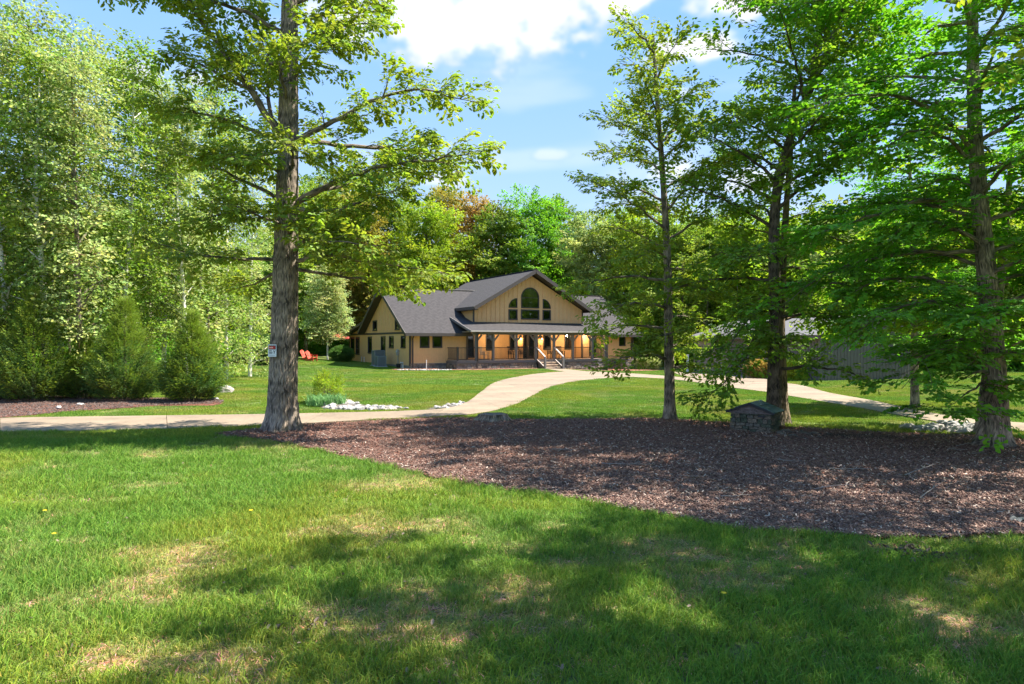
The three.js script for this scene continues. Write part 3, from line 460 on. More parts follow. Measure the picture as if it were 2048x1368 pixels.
class Crown { // where the twigs sit
  constructor(seed) { this.m = []; this.c = []; this.r = rng(seed); }
  add(pos, dir, scale, tint = null, flat = 1) {
    const r = this.r, y = dir.clone().normalize(), up = V(rr(-0.35, 0.35, r) * (2 - flat), 1, rr(-0.35, 0.35, r) * (2 - flat)).normalize(); let x = y.clone().cross(up); if (x.lengthSq() < 1e-3) x = V(1, 0, 0); x.normalize(); const z = x.clone().cross(y);
    const m = new THREE.Matrix4().makeBasis(x.multiplyScalar(scale), y.multiplyScalar(scale), z.multiplyScalar(scale)); m.setPosition(pos); this.m.push(m);
    const k = rr(0.78, 1.2, r), w = rr(0.88, 1.14, r); this.c.push(tint ? lin(tint[0] * k * w, tint[1] * k, tint[2] * k) : lin(k * w, k, k * rr(0.8, 1.2, r)));
  }
  build(name, geo, mt, parent) { const o = new THREE.InstancedMesh(geo, mt, this.m.length); this.m.forEach((m, i) => { o.setMatrixAt(i, m); o.setColorAt(i, this.c[i]); }); o.name = name; o.userData.kind = 'stuff'; o.castShadow = o.receiveShadow = true; parent.add(o); return o; }
}
const rndDir = r => { const z = rr(-1, 1, r), a = rr(0, 6.283, r), s = Math.sqrt(1 - z * z); return V(s * Math.cos(a), z, s * Math.sin(a)); };
// a limb along given points, with side branches and leafy twigs
function limb(wood, crown, pts, r0, o) {
  const r = crown.r, cv = new THREE.CatmullRomCurve3(pts), L = cv.getLength(), n = Math.max(5, Math.ceil(L / 0.28));
  const q = cv.getSpacedPoints(n); q.forEach((v, i) => { if (i) { v.x += rr(-1, 1, r) * 0.03 * o.kink; v.y += rr(-1, 1, r) * 0.035 * o.kink; v.z += rr(-1, 1, r) * 0.03 * o.kink; } });
  wood.tube(q, q.map((_, i) => Math.max(0.006, r0 * (1 - 0.9 * i / n))), r0 > 0.04 ? 8 : 5);
  let side = r() < 0.5 ? 1 : -1;
  for (let s = (o.bare ?? 0.2) * L; s <= L; s += rr(0.7, 1.3, r) * o.step) {
    const t = Math.min(1, s / L), p = q[Math.min(n, Math.round(t * n))].clone(), d = cv.getTangentAt(t), out = d.clone().cross(V(0, 1, 0)); if (out.lengthSq() < 0.02) out.copy(rndDir(r)); out.normalize(); side = -side;
    const len = (o.side * (0.35 + 0.65 * Math.sin(Math.PI * Math.min(1, 0.25 + t * 0.72))) * rr(0.6, 1.25, r)) * Math.min(1, L / 1.6);
    const dir = d.clone().multiplyScalar(rr(0.4, 0.9, r)).addScaledVector(out, side * rr(0.5, 1, r)).add(V(0, rr(-0.25, 0.5, r) * o.lift, 0)).normalize();
    const m = Math.max(2, Math.ceil(len / 0.3)), b = [p.clone()]; const dd = dir.clone();
    for (let k = 1; k <= m; k++) { dd.add(V(rr(-1, 1, r) * 0.25, rr(-1, 1, r) * 0.2 - o.droop * 0.1 * k, rr(-1, 1, r) * 0.25)).normalize(); b.push(b[k - 1].clone().addScaledVector(dd, len / m)); }
    wood.tube(b, b.map((_, i) => Math.max(0.004, r0 * 0.32 * (1 - t * 0.5) * (1 - 0.85 * i / m))), 4);
    for (let k = 1; k <= m; k++) for (let e = 0; e < o.leafy; e++) {
      const e1 = rndDir(r), bd = b[k].clone().sub(b[k - 1]).normalize(); bd.addScaledVector(e1, 0.75); bd.y = bd.y * o.vert - o.droop * 0.15;
      if (r() < o.dens) crown.add(b[k].clone().lerp(b[k - 1], r()).addScaledVector(e1, o.spread * r()), bd, rr(0.75, 1.2, r) * o.size, o.tint, o.flat);
    }
  }
  return q;
}
function trunk(wood, pts, r0, r1, o = {}) {
  const cv = new THREE.CatmullRomCurve3(pts, false, 'centripetal'), L = cv.getLength(), n = o.fine ? Math.ceil(L / 0.055) : Math.ceil(L / 0.3), q = cv.getSpacedPoints(n);
  const lobes = o.lobes ?? 5, ph = o.phase ?? 1, hgt = o.flareH ?? 0.35, am = o.flare ?? 0.8;
  wood.tube(q, q.map((_, i) => mixv(r0, r1, Math.pow(i / n, 0.85))), o.seg ?? 12, o.rough ?? 0, o.noflare ? null : (a, y) => 1 + am * Math.exp(-Math.max(0, y + 0.05) / hgt) * (0.55 + 0.45 * Math.cos(a * lobes + ph + Math.sin(a * 2) * 0.7)));
  return { q, at: y => { let i = q.findIndex(v => v.y >= y); if (i < 0) i = q.length - 1; return q[i]; } };
}
function tree(name, label, x, d, group) { return thing(name, label, 'tree', [x, H(x, d) - 0.04, -d], 0, group); }
const OAK = { kink: 1, step: 0.3, side: 0.95, lift: 0.6, droop: 0.15, leafy: 3, dens: 0.85, spread: 0.17, size: 0.98, vert: 0.8, flat: 0.75 };

// 1. the big oak on the left, with the notice on its trunk
{
  const d0 = 17, x0 = X(565, d0), k = d0 / FOC, t = tree('oak_tree', 'tall oak with furrowed grey trunk and a warning notice, on the mulch bed edge', x0, d0);
  const Q = (px, py, z = 0) => V((px - 565) * k, EYE + (684 - py) * k, z), W = new Wood(), B = new Wood(), C = new Crown(11), r = C.r;
  const tr = trunk(W, [V(0, -0.1, 0), Q(566, 790), Q(568, 700), Q(572, 500), Q(576, 300), Q(578, 100), Q(581, -120), Q(576, -330), Q(585, -520)], 0.37, 0.09, { fine: true, seg: 120, rough: 0.042, flare: 0.75, flareH: 0.3, lobes: 5 });
  const L = [ // control points in the picture's plane, z towards the viewer
    [0.075, [592, 278, 0], [650, 268, 0.5], [740, 235, 0.9], [830, 205, 1.0], [945, 222, 0.8]], [0.07, [590, 280, 0], [700, 282, -0.3], [820, 288, -0.5], [905, 322, -0.4], [925, 345, -0.4]],
    [0.075, [592, 402, 0], [680, 365, 0.3], [790, 345, 0.9], [890, 338, 1.1], [982, 325, 1.2]], [0.06, [590, 405, 0], [640, 372, -0.3], [700, 345, -0.8], [790, 318, -1.2], [880, 325, -1.6]],
    [0.055, [588, 415, 0], [660, 430, 0.5], [740, 415, 1.0], [850, 395, 1.5]], [0.06, [588, 520, 0], [660, 512, 0.4], [760, 530, 0.9], [850, 545, 1.2], [912, 560, 1.3]], [0.05, [588, 535, 0], [660, 545, -0.4], [740, 552, -0.8], [830, 572, -1.1]],
    [0.05, [588, 500, 0], [630, 490, 0.9], [700, 500, 1.7], [790, 515, 2.2]],
    [0.1, [556, 262, 0], [535, 225, 0.1], [500, 170, 0.3], [440, 85, 0.6], [385, -5, 0.8], [340, -100, 1]], [0.06, [548, 250, 0], [527, 170, -0.3], [524, 70, -0.4], [500, -40, -0.6]], [0.05, [520, 190, 0.2], [470, 170, 0.5], [420, 150, 0.9], [380, 135, 1.1]],
    [0.06, [556, 275, 0], [480, 255, 0.5], [410, 240, 0.8], [345, 232, 1]], [0.055, [556, 300, 0], [470, 300, -0.5], [400, 275, -1]], [0.055, [556, 395, 0], [500, 365, 0.4], [450, 345, 0.8], [400, 330, 1.2]], [0.05, [556, 420, 0], [490, 430, 0.6], [420, 455, 1.0]],
    [0.05, [554, 515, 0], [490, 520, 0.6], [430, 515, 1.1], [370, 500, 1.4]], [0.045, [554, 540, 0], [500, 560, -0.4], [440, 570, -0.8]], [0.06, [590, 95, 0], [650, 75, 0.4], [710, 72, 0.7], [775, 75, 0.9]], [0.06, [590, 45, 0], [640, 10, -0.4], [700, -10, -0.8], [760, -20, -1]],
    [0.06, [562, 60, 0], [480, 30, 0.5], [390, 20, 0.9], [275, 12, 1.2]], [0.05, [566, 120, 0], [500, 100, -0.8], [430, 70, -1.6]], [0.05, [590, 150, 0], [640, 130, 0.8], [700, 140, 1.4]], [0.045, [588, 330, 0], [610, 320, 1], [640, 330, 1.9]], [0.045, [568, 350, 0], [540, 330, 1], [520, 350, 1.8]], [0.045, [575, 200, 0], [590, 180, 1], [600, 170, 1.8]],
    [0.05, [580, 420, 0], [600, 400, -1], [640, 380, -2.2]], [0.05, [575, 250, 0], [560, 230, -1], [540, 200, -2.2]], [0.04, [578, 470, 0], [600, 460, 0.8], [640, 450, 1.5]], [0.045, [572, 450, 0], [545, 440, 0.9], [500, 430, 1.7]],
  ];
  for (const [rad, ...p] of L) limb(B, C, p.map(a => Q(...a)), rad, OAK);
  for (let h = 0; h < 26; h++) { const y = 10.6 + h * 0.26, p = tr.at(y), a = h * 2.4, len = 3.1 * (1 - h / 32); limb(B, C, [p, p.clone().add(V(Math.cos(a) * len * 0.5, len * 0.22, Math.sin(a) * len * 0.5)), p.clone().add(V(Math.cos(a) * len, len * 0.5, Math.sin(a) * len))], 0.05, { ...OAK, step: 0.42 }); }
  part('trunk', W.geo(), M.bark, t); part('branches', B.geo(), M.bark, t); C.build('crown', SPR.oak, LM.oak, t);
}
// 2. the slender oak right of the house
function slender(name, label, bx, by, pathPx, r0, lims, seed, spr, lm, opt, bark = M.bark, extra) {
  const [x0, d0] = ground(bx, by), k = d0 / FOC, t = tree(name, label, x0, d0), Q = (px, py, z = 0) => V((px - bx) * k, EYE + (684 - py) * k, z), W = new Wood(), B = new Wood(), C = new Crown(seed), r = C.r;
  const tr = trunk(W, [V(0, -0.1, 0), ...pathPx.map(p => Q(...p))], r0, opt.tip ?? 0.04, { fine: true, seg: opt.seg ?? 48, rough: opt.rough ?? 0.016, flare: opt.flare ?? 0.8, flareH: opt.flareH ?? 0.25, lobes: opt.lobes ?? 4, phase: seed });
  lims(({ py, az, len, rise, rad = 0.04, droop = 0, o = {} }) => { // az: 0 right, 90 towards the viewer, 180 left
    const p = tr.at(EYE + (684 - py) * k).clone(), a = az * Math.PI / 180, h = V(Math.cos(a), 0, Math.sin(a));
    limb(B, C, [p, p.clone().addScaledVector(h, len * 0.33).add(V(0, len * rise * 0.45, 0)), p.clone().addScaledVector(h, len * 0.7).add(V(0, len * (rise * 0.8 - droop * 0.3), 0)), p.clone().addScaledVector(h, len).add(V(0, len * (rise - droop), 0))], rad, { ...opt.o, ...o });
  }, r, Q, (pts, rad, o = {}) => limb(B, C, pts, rad, { ...opt.o, ...o }), (pts, a, b) => trunk(W, pts, a, b, { noflare: true, seg: 20, rough: 0.01 }));
  part('trunk', W.geo(), bark, t); part('branches', B.geo(), bark, t); C.build('crown', spr, lm, t);
  return t;
}
slender('slender_oak', 'slender oak with a narrow leaning trunk, standing alone just right of the house', 1340, 838.5, [[1338, 700], [1334, 500], [1325, 340], [1316, 220], [1309, 120], [1306, 70]], 0.16, (L, r) => {
  for (let i = 0; i < 34; i++) { const f = i / 33, py = mixv(735, 85, f), az = i * 137.5 + 60 * r(), left = (1 - Math.cos(az * Math.PI / 180)) / 2; let len = f < 0.28 ? rr(1.6, 2.6, r) * (0.55 + 0.6 * left) : f < 0.42 ? rr(1.7, 2.6, r) : f < 0.78 ? rr(1.7, 2.7, r) : rr(0.7, 1.5, r); L({ py, az, len, rise: f < 0.35 ? 0.1 : 0.45, droop: f < 0.35 ? 0.2 : 0, rad: 0.035 + 0.015 * (1 - f) }); }
}, 21, SPR.oak, LM.oak, { o: { ...OAK, step: 0.33, side: 0.75, size: 0.92, dens: 0.82 } });
// 3. the pair behind the stone well house
slender('leaning_oak', 'dark-trunked oak that bends right and forks high up, behind the stone well house', 1547, 853, [[1549, 760], [1550, 600], [1548, 470], [1554, 380], [1572, 300], [1600, 225], [1622, 165], [1636, 70], [1642, -40], [1636, -170]], 0.2, (L, r, Q, free, fork) => {
  fork([Q(1618, 180), Q(1650, 110), Q(1682, 30), Q(1715, -70), Q(1735, -190)], 0.1, 0.03);
  for (let i = 0; i < 46; i++) { const f = i / 45, py = mixv(735, -150, f), az = i * 137.5 + 70 * r(), len = f < 0.2 ? rr(1.6, 2.5, r) : f < 0.7 ? rr(1.8, 3, r) : rr(1.3, 2.4, r); L({ py, az, len, rise: f < 0.3 ? 0.08 : 0.45, droop: f < 0.3 ? 0.2 : 0, rad: 0.05 }); }
  for (let i = 0; i < 8; i++) { const f = i / 7, p = Q(mixv(1640, 1730, f), mixv(130, -170, f)), a = i * 2.4; free([p, p.clone().add(V(Math.cos(a) * 0.8, 0.5, Math.sin(a) * 0.8)), p.clone().add(V(Math.cos(a) * 1.8, 0.9, Math.sin(a) * 1.8))], 0.04); }
  free([Q(1536, 640), Q(1500, 690), Q(1450, 750, 0.3), Q(1410, 785, 0.4), Q(1392, 800, 0.4)], 0.04, { bare: 0.35 }); free([Q(1540, 600), Q(1480, 640, 0.6), Q(1430, 690, 0.9), Q(1385, 705, 1)], 0.04); free([Q(1556, 610), Q(1610, 620, 0.5), Q(1660, 650, 0.8), Q(1700, 672, 0.9)], 0.035);
}, 31, SPR.oak, leafMat([0.12, 0.2, 0.018], 0.5), { o: { ...OAK, step: 0.33, side: 0.85, dens: 0.62 }, seg: 60, rough: 0.02 }, M.barkDark);
slender('straight_oak', 'lighter brown trunk standing close behind the dark leaning oak by the well house', 1567, 848, [[1564, 760], [1561, 650], [1566, 520], [1575, 380], [1585, 250], [1590, 150]], 0.15, (L, r) => { for (let i = 0; i < 12; i++) { const f = i / 11; L({ py: mixv(640, 200, f), az: i * 137.5, len: rr(0.8, 1.7, r), rise: 0.3, rad: 0.04 }); } }, 32, SPR.maple, LM.lime, { o: { ...OAK, step: 0.4, side: 0.7, flat: 1 } }, mat([1, 0.86, 0.66], 0.95, { map: barkT, bumpMap: barkB, bumpScale: 0.02 }));
// 4. the large maple at the right edge
const MAP = { kink: 0.8, step: 0.29, side: 1.15, lift: 0.25, droop: 0.25, leafy: 2, dens: 0.84, spread: 0.16, size: 0.95, vert: 0.35, flat: 1.25 };
slender('maple_tree', 'large bright green maple with flaring mossy trunk base, nearest the right edge', 1985, 893, [[1990, 800], [1985, 690], [1973, 540], [1960, 400], [1951, 280], [1946, 120], [1944, -60], [1938, -220], [1942, -330]], 0.25, (L, r, Q, free) => {
  for (let i = 0; i < 54; i++) { const f = i / 53, py = mixv(775, -300, f), az = i * 137.5 + 50 * r(), left = (1 - Math.cos(az * Math.PI / 180)) / 2; if (f > 0.74 && i % 3) continue; const len = (f < 0.1 ? rr(1.2, 2.2, r) : f < 0.75 ? rr(2.4, 3.9, r) : rr(1.5, 3, r)) * (0.75 + 0.4 * left) * (f < 0.35 ? 0.55 + f * 1.3 : 1); L({ py, az, len, rise: 0.28, droop: f < 0.5 ? 0.3 : 0.1, rad: 0.05 }); }
  free([Q(1972, 760), Q(1930, 770, 0.3), Q(1880, 790, 0.6), Q(1845, 806, 0.7)], 0.03); free([Q(1978, 720), Q(1900, 690, 0.3), Q(1800, 720, 0.7), Q(1755, 770, 0.9)], 0.04); free([Q(1975, 640), Q(1880, 600, 0.2), Q(1760, 620, 0.5), Q(1680, 660, 0.6)], 0.05); free([Q(1960, 420), Q(1850, 400, 0.2), Q(1740, 430, 0.4), Q(1610, 470, 0.5)], 0.06); free([Q(1955, 300), Q(1840, 220, 0.3), Q(1720, 200, 0.5), Q(1600, 230, 0.6)], 0.06); free([Q(1955, 500), Q(1830, 500, -0.4), Q(1700, 530, -0.8), Q(1600, 600, -0.9)], 0.05);
}, 41, SPR.maple, LM.maple, { o: MAP, seg: 90, rough: 0.02, flare: 1.1, flareH: 0.32, lobes: 5 }, M.bark);
slender('young_maple', 'thin-trunked tree on the lawn across the drive, right of the shed', 1830, 815, [[1829, 740], [1828, 650], [1826, 520], [1822, 400], [1818, 300]], 0.14, (L, r) => { for (let i = 0; i < 34; i++) { const f = i / 33; L({ py: mixv(715, 310, f), az: i * 137.5, len: rr(1.6, 3, r) * (1 - f * 0.4), rise: 0.2, droop: 0.15, rad: 0.04 }); } }, 43, SPR.maple, LM.maple, { o: { ...MAP, step: 0.36 }, seg: 24, rough: 0.01 });
slender('back_maple', 'second maple trunk just behind and left of the large right maple', 1966, 868, [[1972, 790], [1985, 690], [2000, 560], [2015, 400], [2030, 250]], 0.17, (L, r) => { for (let i = 0; i < 18; i++) { const f = i / 17; L({ py: mixv(700, 260, f), az: i * 137.5 + 40, len: rr(1.5, 2.8, r), rise: 0.25, droop: 0.1, rad: 0.04 }); } }, 44, SPR.maple, LM.lime, { o: { ...MAP, step: 0.36 }, seg: 30, rough: 0.012 });
// 5. near trees right of the frame whose crowns shade the lawn
function shadeTree(name, label, x, d, h, rad, seed, lm, from, dens) {
  const t = tree(name, label, x, d), W = new Wood(), B = new Wood(), C = new Crown(seed), r = C.r, tr = trunk(W, [V(0, -0.1, 0), V(0.1, h * 0.3, 0.1), V(-0.1, h * 0.65, 0), V(0.1, h, 0)], 0.26, 0.04, { seg: 20 });
  const n = 34; for (let i = 0; i < n; i++) { const f = i / (n - 1), p = tr.at(mixv(from, h * 0.98, f)).clone(), a = i * 2.4 + r(), len = rad * rr(0.6, 1.05, r) * Math.sin(Math.PI * (0.3 + 0.62 * f)); limb(B, C, [p, p.clone().add(V(Math.cos(a) * len * 0.5, len * 0.16, Math.sin(a) * len * 0.5)), p.clone().add(V(Math.cos(a) * len, len * 0.12, Math.sin(a) * len))], 0.06, { ...OAK, step: 0.46, side: 1.2, dens }); }
  part('trunk', W.geo(), M.bark, t); part('branches', B.geo(), M.bark, t); C.build('crown', SPR.oak, lm, t);
}
shadeTree('shade_oak', 'near oak beyond the right edge, its yellow-green lower twigs hanging into the top right corner', 10.4, 8.2, 14, 5.6, 51, LM.oak, 4.6, 0.55);
shadeTree('shade_oak', 'second near oak outside the right edge that shades the front lawn', 7.6, 4.2, 14, 5.6, 52, LM.oak, 6.8, 0.58);
// 6. far trees: clumps of foliage over a trunk with a few limbs
function clumpTree(name, label, x, d, h, rad, base, seed, lm, n, { spr = SPR.far, size = 1, trunkR = 0.16, bark = M.barkDark, clumps = 26, loose = 0.45, tints = null, group, shape = 'round' } = {}) {
  const t = tree(name, label, x, d, group), W = new Wood(), C = new Crown(seed), r = C.r, lean = rr(-0.4, 0.4, r);
  const tr = trunk(W, [V(0, -0.2, 0), V(lean * 0.3, h * 0.3, 0), V(lean, h * 0.6, rr(-0.3, 0.3, r)), V(lean * 1.2, h * 0.92, 0)], trunkR, 0.03, { seg: 8, noflare: true });
  for (let c = 0; c < clumps; c++) {
    const f = (c + r()) / clumps, y = mixv(base, h, f), e = shape === 'tall' ? rad * Math.pow(Math.sin(Math.PI * clamp(0.12 + 0.85 * f)), 0.6) * (1 - 0.35 * f) : rad * Math.sqrt(Math.max(0.03, 1 - Math.pow((f - 0.42) / (f > 0.42 ? 0.6 : 0.5), 2)));
    const a = c * 2.399 + r(), o = e * Math.sqrt(r()) * 0.85, p = V(lean + Math.cos(a) * o, y, Math.sin(a) * o), cr = rr(0.55, 1, r) * rad * 0.42, s = tr.at(Math.max(0.5, y - o * 0.9));
    if (c % 2 === 0) W.tube([s.clone(), s.clone().lerp(p, 0.5).add(V(0, 0.15, 0)), p.clone()], [trunkR * 0.35, trunkR * 0.2, 0.012], 4);
    const k = rr(0.82, 1.18, r), tint = tints ? tints[c % tints.length].map(v => v * k) : [k * rr(0.9, 1.12, r), k, k];
    const m = Math.round(n / clumps); for (let i = 0; i < m; i++) { const dv = rndDir(r), q = cr * Math.pow(r(), loose); C.add(p.clone().add(V(dv.x * q, dv.y * q * 0.72, dv.z * q)), V(dv.x, dv.y * 0.5 + 0.1, dv.z), rr(0.7, 1.2, r) * size, tint, 0.6); }
  }
  part('trunk', W.geo(), bark, t); C.build('crown', spr, lm, t); return t;
}
// left grove of young pale-trunked trees: [column, distance, top row, radius, label]
const grove = [[-70, 27, -20, 2.3, 'young grove tree cut off by the left picture edge'], [12, 27, 60, 2.1, 'young tree with bright bark, leftmost full one of the left grove'], [48, 29, 10, 2.3, 'tallest pale-trunked tree of the left grove, second from the left edge'], [90, 27, 95, 1.9, 'pale straight trunk behind the leftmost big evergreen'], [119, 31, 60, 2.2, 'thin grey trunk right of the leftmost evergreen'], [162, 26.5, 115, 2.1, 'brown-barked young tree above the smallest roadside evergreen'], [205, 34, 90, 2.3, 'grove tree set back between the second and third evergreens'], [246, 29, 95, 1.9, 'pale-trunked tree with a sparse airy top, above the third evergreen'], [290, 35, 150, 2.3, 'grove tree set back right of the third evergreen'], [326, 32, 210, 1.9, 'thin crooked grey tree between the third and fourth evergreens'], [372, 31, 175, 2.2, 'brown-trunked grove tree behind the fourth evergreen'], [412, 36, 160, 2.2, 'pointed grove tree left of the big oak crown'], [452, 39, 240, 2.4, 'grove tree at the lawn corner, left of the oak trunk'], [500, 43, 280, 2.5, 'rightmost grove tree, its low boughs over the lawn left of the oak trunk']];
grove.forEach(([px, d, top, rad, label], i) => {
  const h = EYE + (684 - top) * d / FOC; clumpTree('young_poplar', label, X(px, d), d, h, rad, i > 10 ? 1.0 : 2.4, 100 + i, i % 4 === 3 ? LM.green : LM.poplar, 620, { spr: SPR.poplar, size: 1.25, trunkR: rr(0.11, 0.16), bark: i % 3 === 2 ? M.bark : M.barkPale, clumps: 46, loose: 0.7, group: 'young trees of the left grove', shape: 'tall', tints: i % 2 ? [[1, 1, 1], [1.12, 1.05, 1.2], [0.85, 0.95, 0.8]] : [[1.1, 1.05, 1.1], [0.9, 1, 0.8]] });
});
// the wood behind the house: [column, distance, top row, radius m, base m, material, label]
const wood = [[612, 74, 395, 4.8, 3, 'green', 'green tree behind the grove, right of the oak trunk'], [668, 84, 372, 5.2, 4, 'deep', 'dark green wood tree left of the left wing gable'], [728, 80, 405, 4.6, 4, 'olive', 'brownish tree behind the oak boughs, above the left gable'], [788, 88, 398, 5, 4, 'deep', 'deep green tree behind the left wing ridge'], [852, 82, 418, 5.2, 4, 'lime', 'rounded bright lime-green tree behind the left wing roof'], [893, 92, 388, 5.2, 5, 'olive', 'olive-topped tree, highest between the lime-green and russet ones'], [955, 88, 408, 5, 4, 'russet', 'russet-brown tree behind the main ridge'], [1008, 84, 428, 4.2, 4, 'green', 'green tree right of the russet one'], [1068, 86, 400, 5.8, 4, 'maple', 'broad billowing green tree behind the central gable'], [1125, 90, 412, 4.6, 4, 'deep', 'dark green tree right of the billowing one'], [1178, 80, 440, 4.6, 3, 'poplar', 'pale green tree behind the right slope of the gable'], [1240, 84, 420, 5, 3, 'green', 'wood tree behind the right wing, left of the slender oak'], [1300, 78, 430, 5, 2, 'lime', 'light green wood tree directly behind the slender oak'], [1368, 72, 440, 5, 1.5, 'green', 'wood tree seen between the slender and the leaning oak'], [1440, 76, 430, 5.2, 1.5, 'deep', 'dark wood tree behind the shed'], [1510, 68, 445, 4.8, 1.5, 'lime', 'bright wood tree behind the leaning oak trunk'], [1590, 72, 440, 5, 1, 'green', 'wood tree behind the right end of the shed'], [1660, 62, 450, 4.6, 1, 'poplar', 'pale wood tree right of the shed'], [1735, 66, 420, 5, 0.8, 'green', 'wood tree behind the white post'], [1800, 58, 440, 4.6, 0.6, 'lime', 'bright wood tree behind the thin-trunked maple'], [1880, 62, 400, 5, 0.6, 'deep', 'dark wood tree left of the large maple trunk'], [1960, 56, 420, 4.8, 0.5, 'green', 'wood tree hidden behind the large maple'], [2050, 60, 390, 5, 0.5, 'lime', 'wood tree at the right picture edge']];
wood.forEach(([px, d, top, rad, base, m, label], i) => clumpTree('forest_tree', label, X(px, d), d, EYE + (684 - top) * d / FOC, rad, base, 200 + i, LM[m], 1150, { clumps: 34, loose: 0.35, trunkR: 0.22, size: 1.05, group: 'trees of the wood behind the house', tints: [[1, 1, 1], [1.12, 1.04, 1], [0.88, 0.95, 0.9]] }));
clumpTree('pale_tree', 'silvery pale-leaved small tree with several thin stems, left of the house', X(655, 66), 66, EYE + (684 - 556) * 66 / FOC, 2.4, 2.2, 301, LM.silver, 1300, { spr: SPR.poplar, size: 1.3, trunkR: 0.1, bark: M.barkPale, clumps: 40, loose: 0.6, shape: 'tall' });
// far wood and undergrowth, one mass
{
  const C = new Crown(400), r = C.r;
  const edge = px => px < 520 ? mixv(37, 60, px / 520) : px < 700 ? mixv(70, 82, (px - 520) / 180) : px < 1250 ? 86 : px < 1500 ? mixv(80, 62, (px - 1250) / 250) : mixv(62, 50, (px - 1500) / 600);
  for (let i = 0; i < 15000; i++) { const px = rr(-260, 2320, r), d = edge(px) + rr(4, 24, r), top = px < 520 ? 12.5 : 15, y = top * Math.pow(r(), 0.8) * (0.75 + 0.35 * vnoise(px * 0.02, 3)); const k = rr(0.75, 1.1, r), h = vnoise(px * 0.013 + 7, y * 0.15); C.add(V(X(px, d), H(X(px, d), d) + y, -d), rndDir(r), rr(1.2, 2, r), [k * mixv(0.8, 1.25, h), k, k * 0.9], 0.5); }
  const o = C.build('woodland_foliage', SPR.far, LM.green, scene); o.userData = { kind: 'stuff', label: 'dense green foliage of the woodland behind house and lawns', category: 'woodland' };
  const U = new Crown(401), q = U.r;
  for (let i = 0; i < 9000; i++) { const px = rr(-260, 2320, q), d = edge(px) - 2 + 5 * q() + 3 * vnoise(px * 0.03, 9), y = Math.pow(q(), 1.4) * (1.1 + 2.4 * vnoise(px * 0.021, 5)); const [u, w] = toHouse(X(px, d), d); if (u > -3 && u < 26 && w > -4 && w < 18) continue; const k = rr(0.8, 1.15, q); U.add(V(X(px, d), H(X(px, d), d) + y, -d), rndDir(q), rr(0.7, 1.2, q), [k, k, k], 0.5); }
  const b = U.build('undergrowth', SPR.far, LM.maple, scene); b.userData = { kind: 'stuff', label: 'low leafy undergrowth along the woodland edge', category: 'undergrowth' };
  // the wood goes on round the right of the lawn, where the front windows mirror it
  const N = new Crown(402), e = N.r; for (let i = 0; i < 4200; i++) { const f = e(), x = 30 + 26 * f + rr(0, 14, e), d = 46 - 62 * e(), y = 14 * Math.pow(e(), 0.8) * (0.7 + 0.4 * vnoise(d * 0.3, 3)), k = rr(0.75, 1.1, e); if (x < 0.8 * d + 6) continue; N.add(V(x, y, -d), rndDir(e), rr(1.3, 2.2, e), [k, k, k * 0.9], 0.5); }
  const nb = N.build('woodland_foliage_001', SPR.far, LM.deep, scene); nb.userData = { kind: 'stuff', label: 'woodland beyond the right picture edge, mirrored in the front windows', category: 'woodland' };
  // bare stems inside the wood
  for (let i = 0; i < 26; i++) { const px = [20, 64, 140, 190, 222, 262, 305, 350, 395, 430, 640, 745, 770, 800, 905, 945, 1000, 1110, 1140, 1200, 1270, 1410, 1480, 1625, 1700, 1775][i], d = edge(px) + rr(-1, 3, q), W = new Wood(), h = rr(9, 13, q), l = rr(-0.6, 0.6, q); W.tube([V(0, -0.2, 0), V(l * 0.4, h * 0.4, 0), V(l, h, 0)], [0.13, 0.1, 0.03], 7); const s = solo('bare_tree', W.geo(), i % 3 ? M.barkDark : M.bark, 'slim bare-trunked tree rising out of the undergrowth at the wood edge', 'tree', [X(px, d), H(X(px, d), d), -d], 0, 'bare stems at the wood edge'); }
}
// 7. the evergreens along the drive and other shrubs
function evergreen(label, px, py, wpx, toppy, seed, sparse = 1) {
  const [x, d] = ground(px, py), k = d / FOC, h = EYE + (684 - toppy) * k, rad = wpx * k / 2, t = thing('arborvitae', label, 'evergreen', [x, 0, -d], 0, 'evergreens along the drive'), C = new Crown(seed), r = C.r, W = new Wood();
  W.tube([V(0, -0.05, 0), V(0, h * 0.5, 0), V(0, h * 0.95, 0)], [0.07, 0.05, 0.01], 7); part('trunk', W.geo(), M.barkDark, t);
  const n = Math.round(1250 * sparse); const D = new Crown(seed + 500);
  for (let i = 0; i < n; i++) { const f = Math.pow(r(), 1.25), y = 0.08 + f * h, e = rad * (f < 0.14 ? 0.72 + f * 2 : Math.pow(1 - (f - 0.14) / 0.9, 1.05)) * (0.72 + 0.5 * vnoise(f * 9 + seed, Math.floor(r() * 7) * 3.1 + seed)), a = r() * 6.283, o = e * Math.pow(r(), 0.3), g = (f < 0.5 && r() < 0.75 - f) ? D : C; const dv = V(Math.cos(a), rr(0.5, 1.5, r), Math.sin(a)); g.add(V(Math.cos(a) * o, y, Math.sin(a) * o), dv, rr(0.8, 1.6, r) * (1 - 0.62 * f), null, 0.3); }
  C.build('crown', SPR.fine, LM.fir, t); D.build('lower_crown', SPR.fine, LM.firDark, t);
}
evergreen('broad evergreen, biggest and leftmost of the row along the drive', 68, 801, 138, 585, 61); evergreen('small evergreen in the gap between two bigger evergreens', 172, 797, 78, 668, 62, 0.7); evergreen('tall conical evergreen in the middle of the row along the drive', 250, 800, 112, 606, 63); evergreen('dark evergreen at the right end of the row, beside the lawn', 384, 802, 92, 632, 64); evergreen('evergreen cut off by the left picture edge', -12, 798, 100, 620, 65, 0.8);
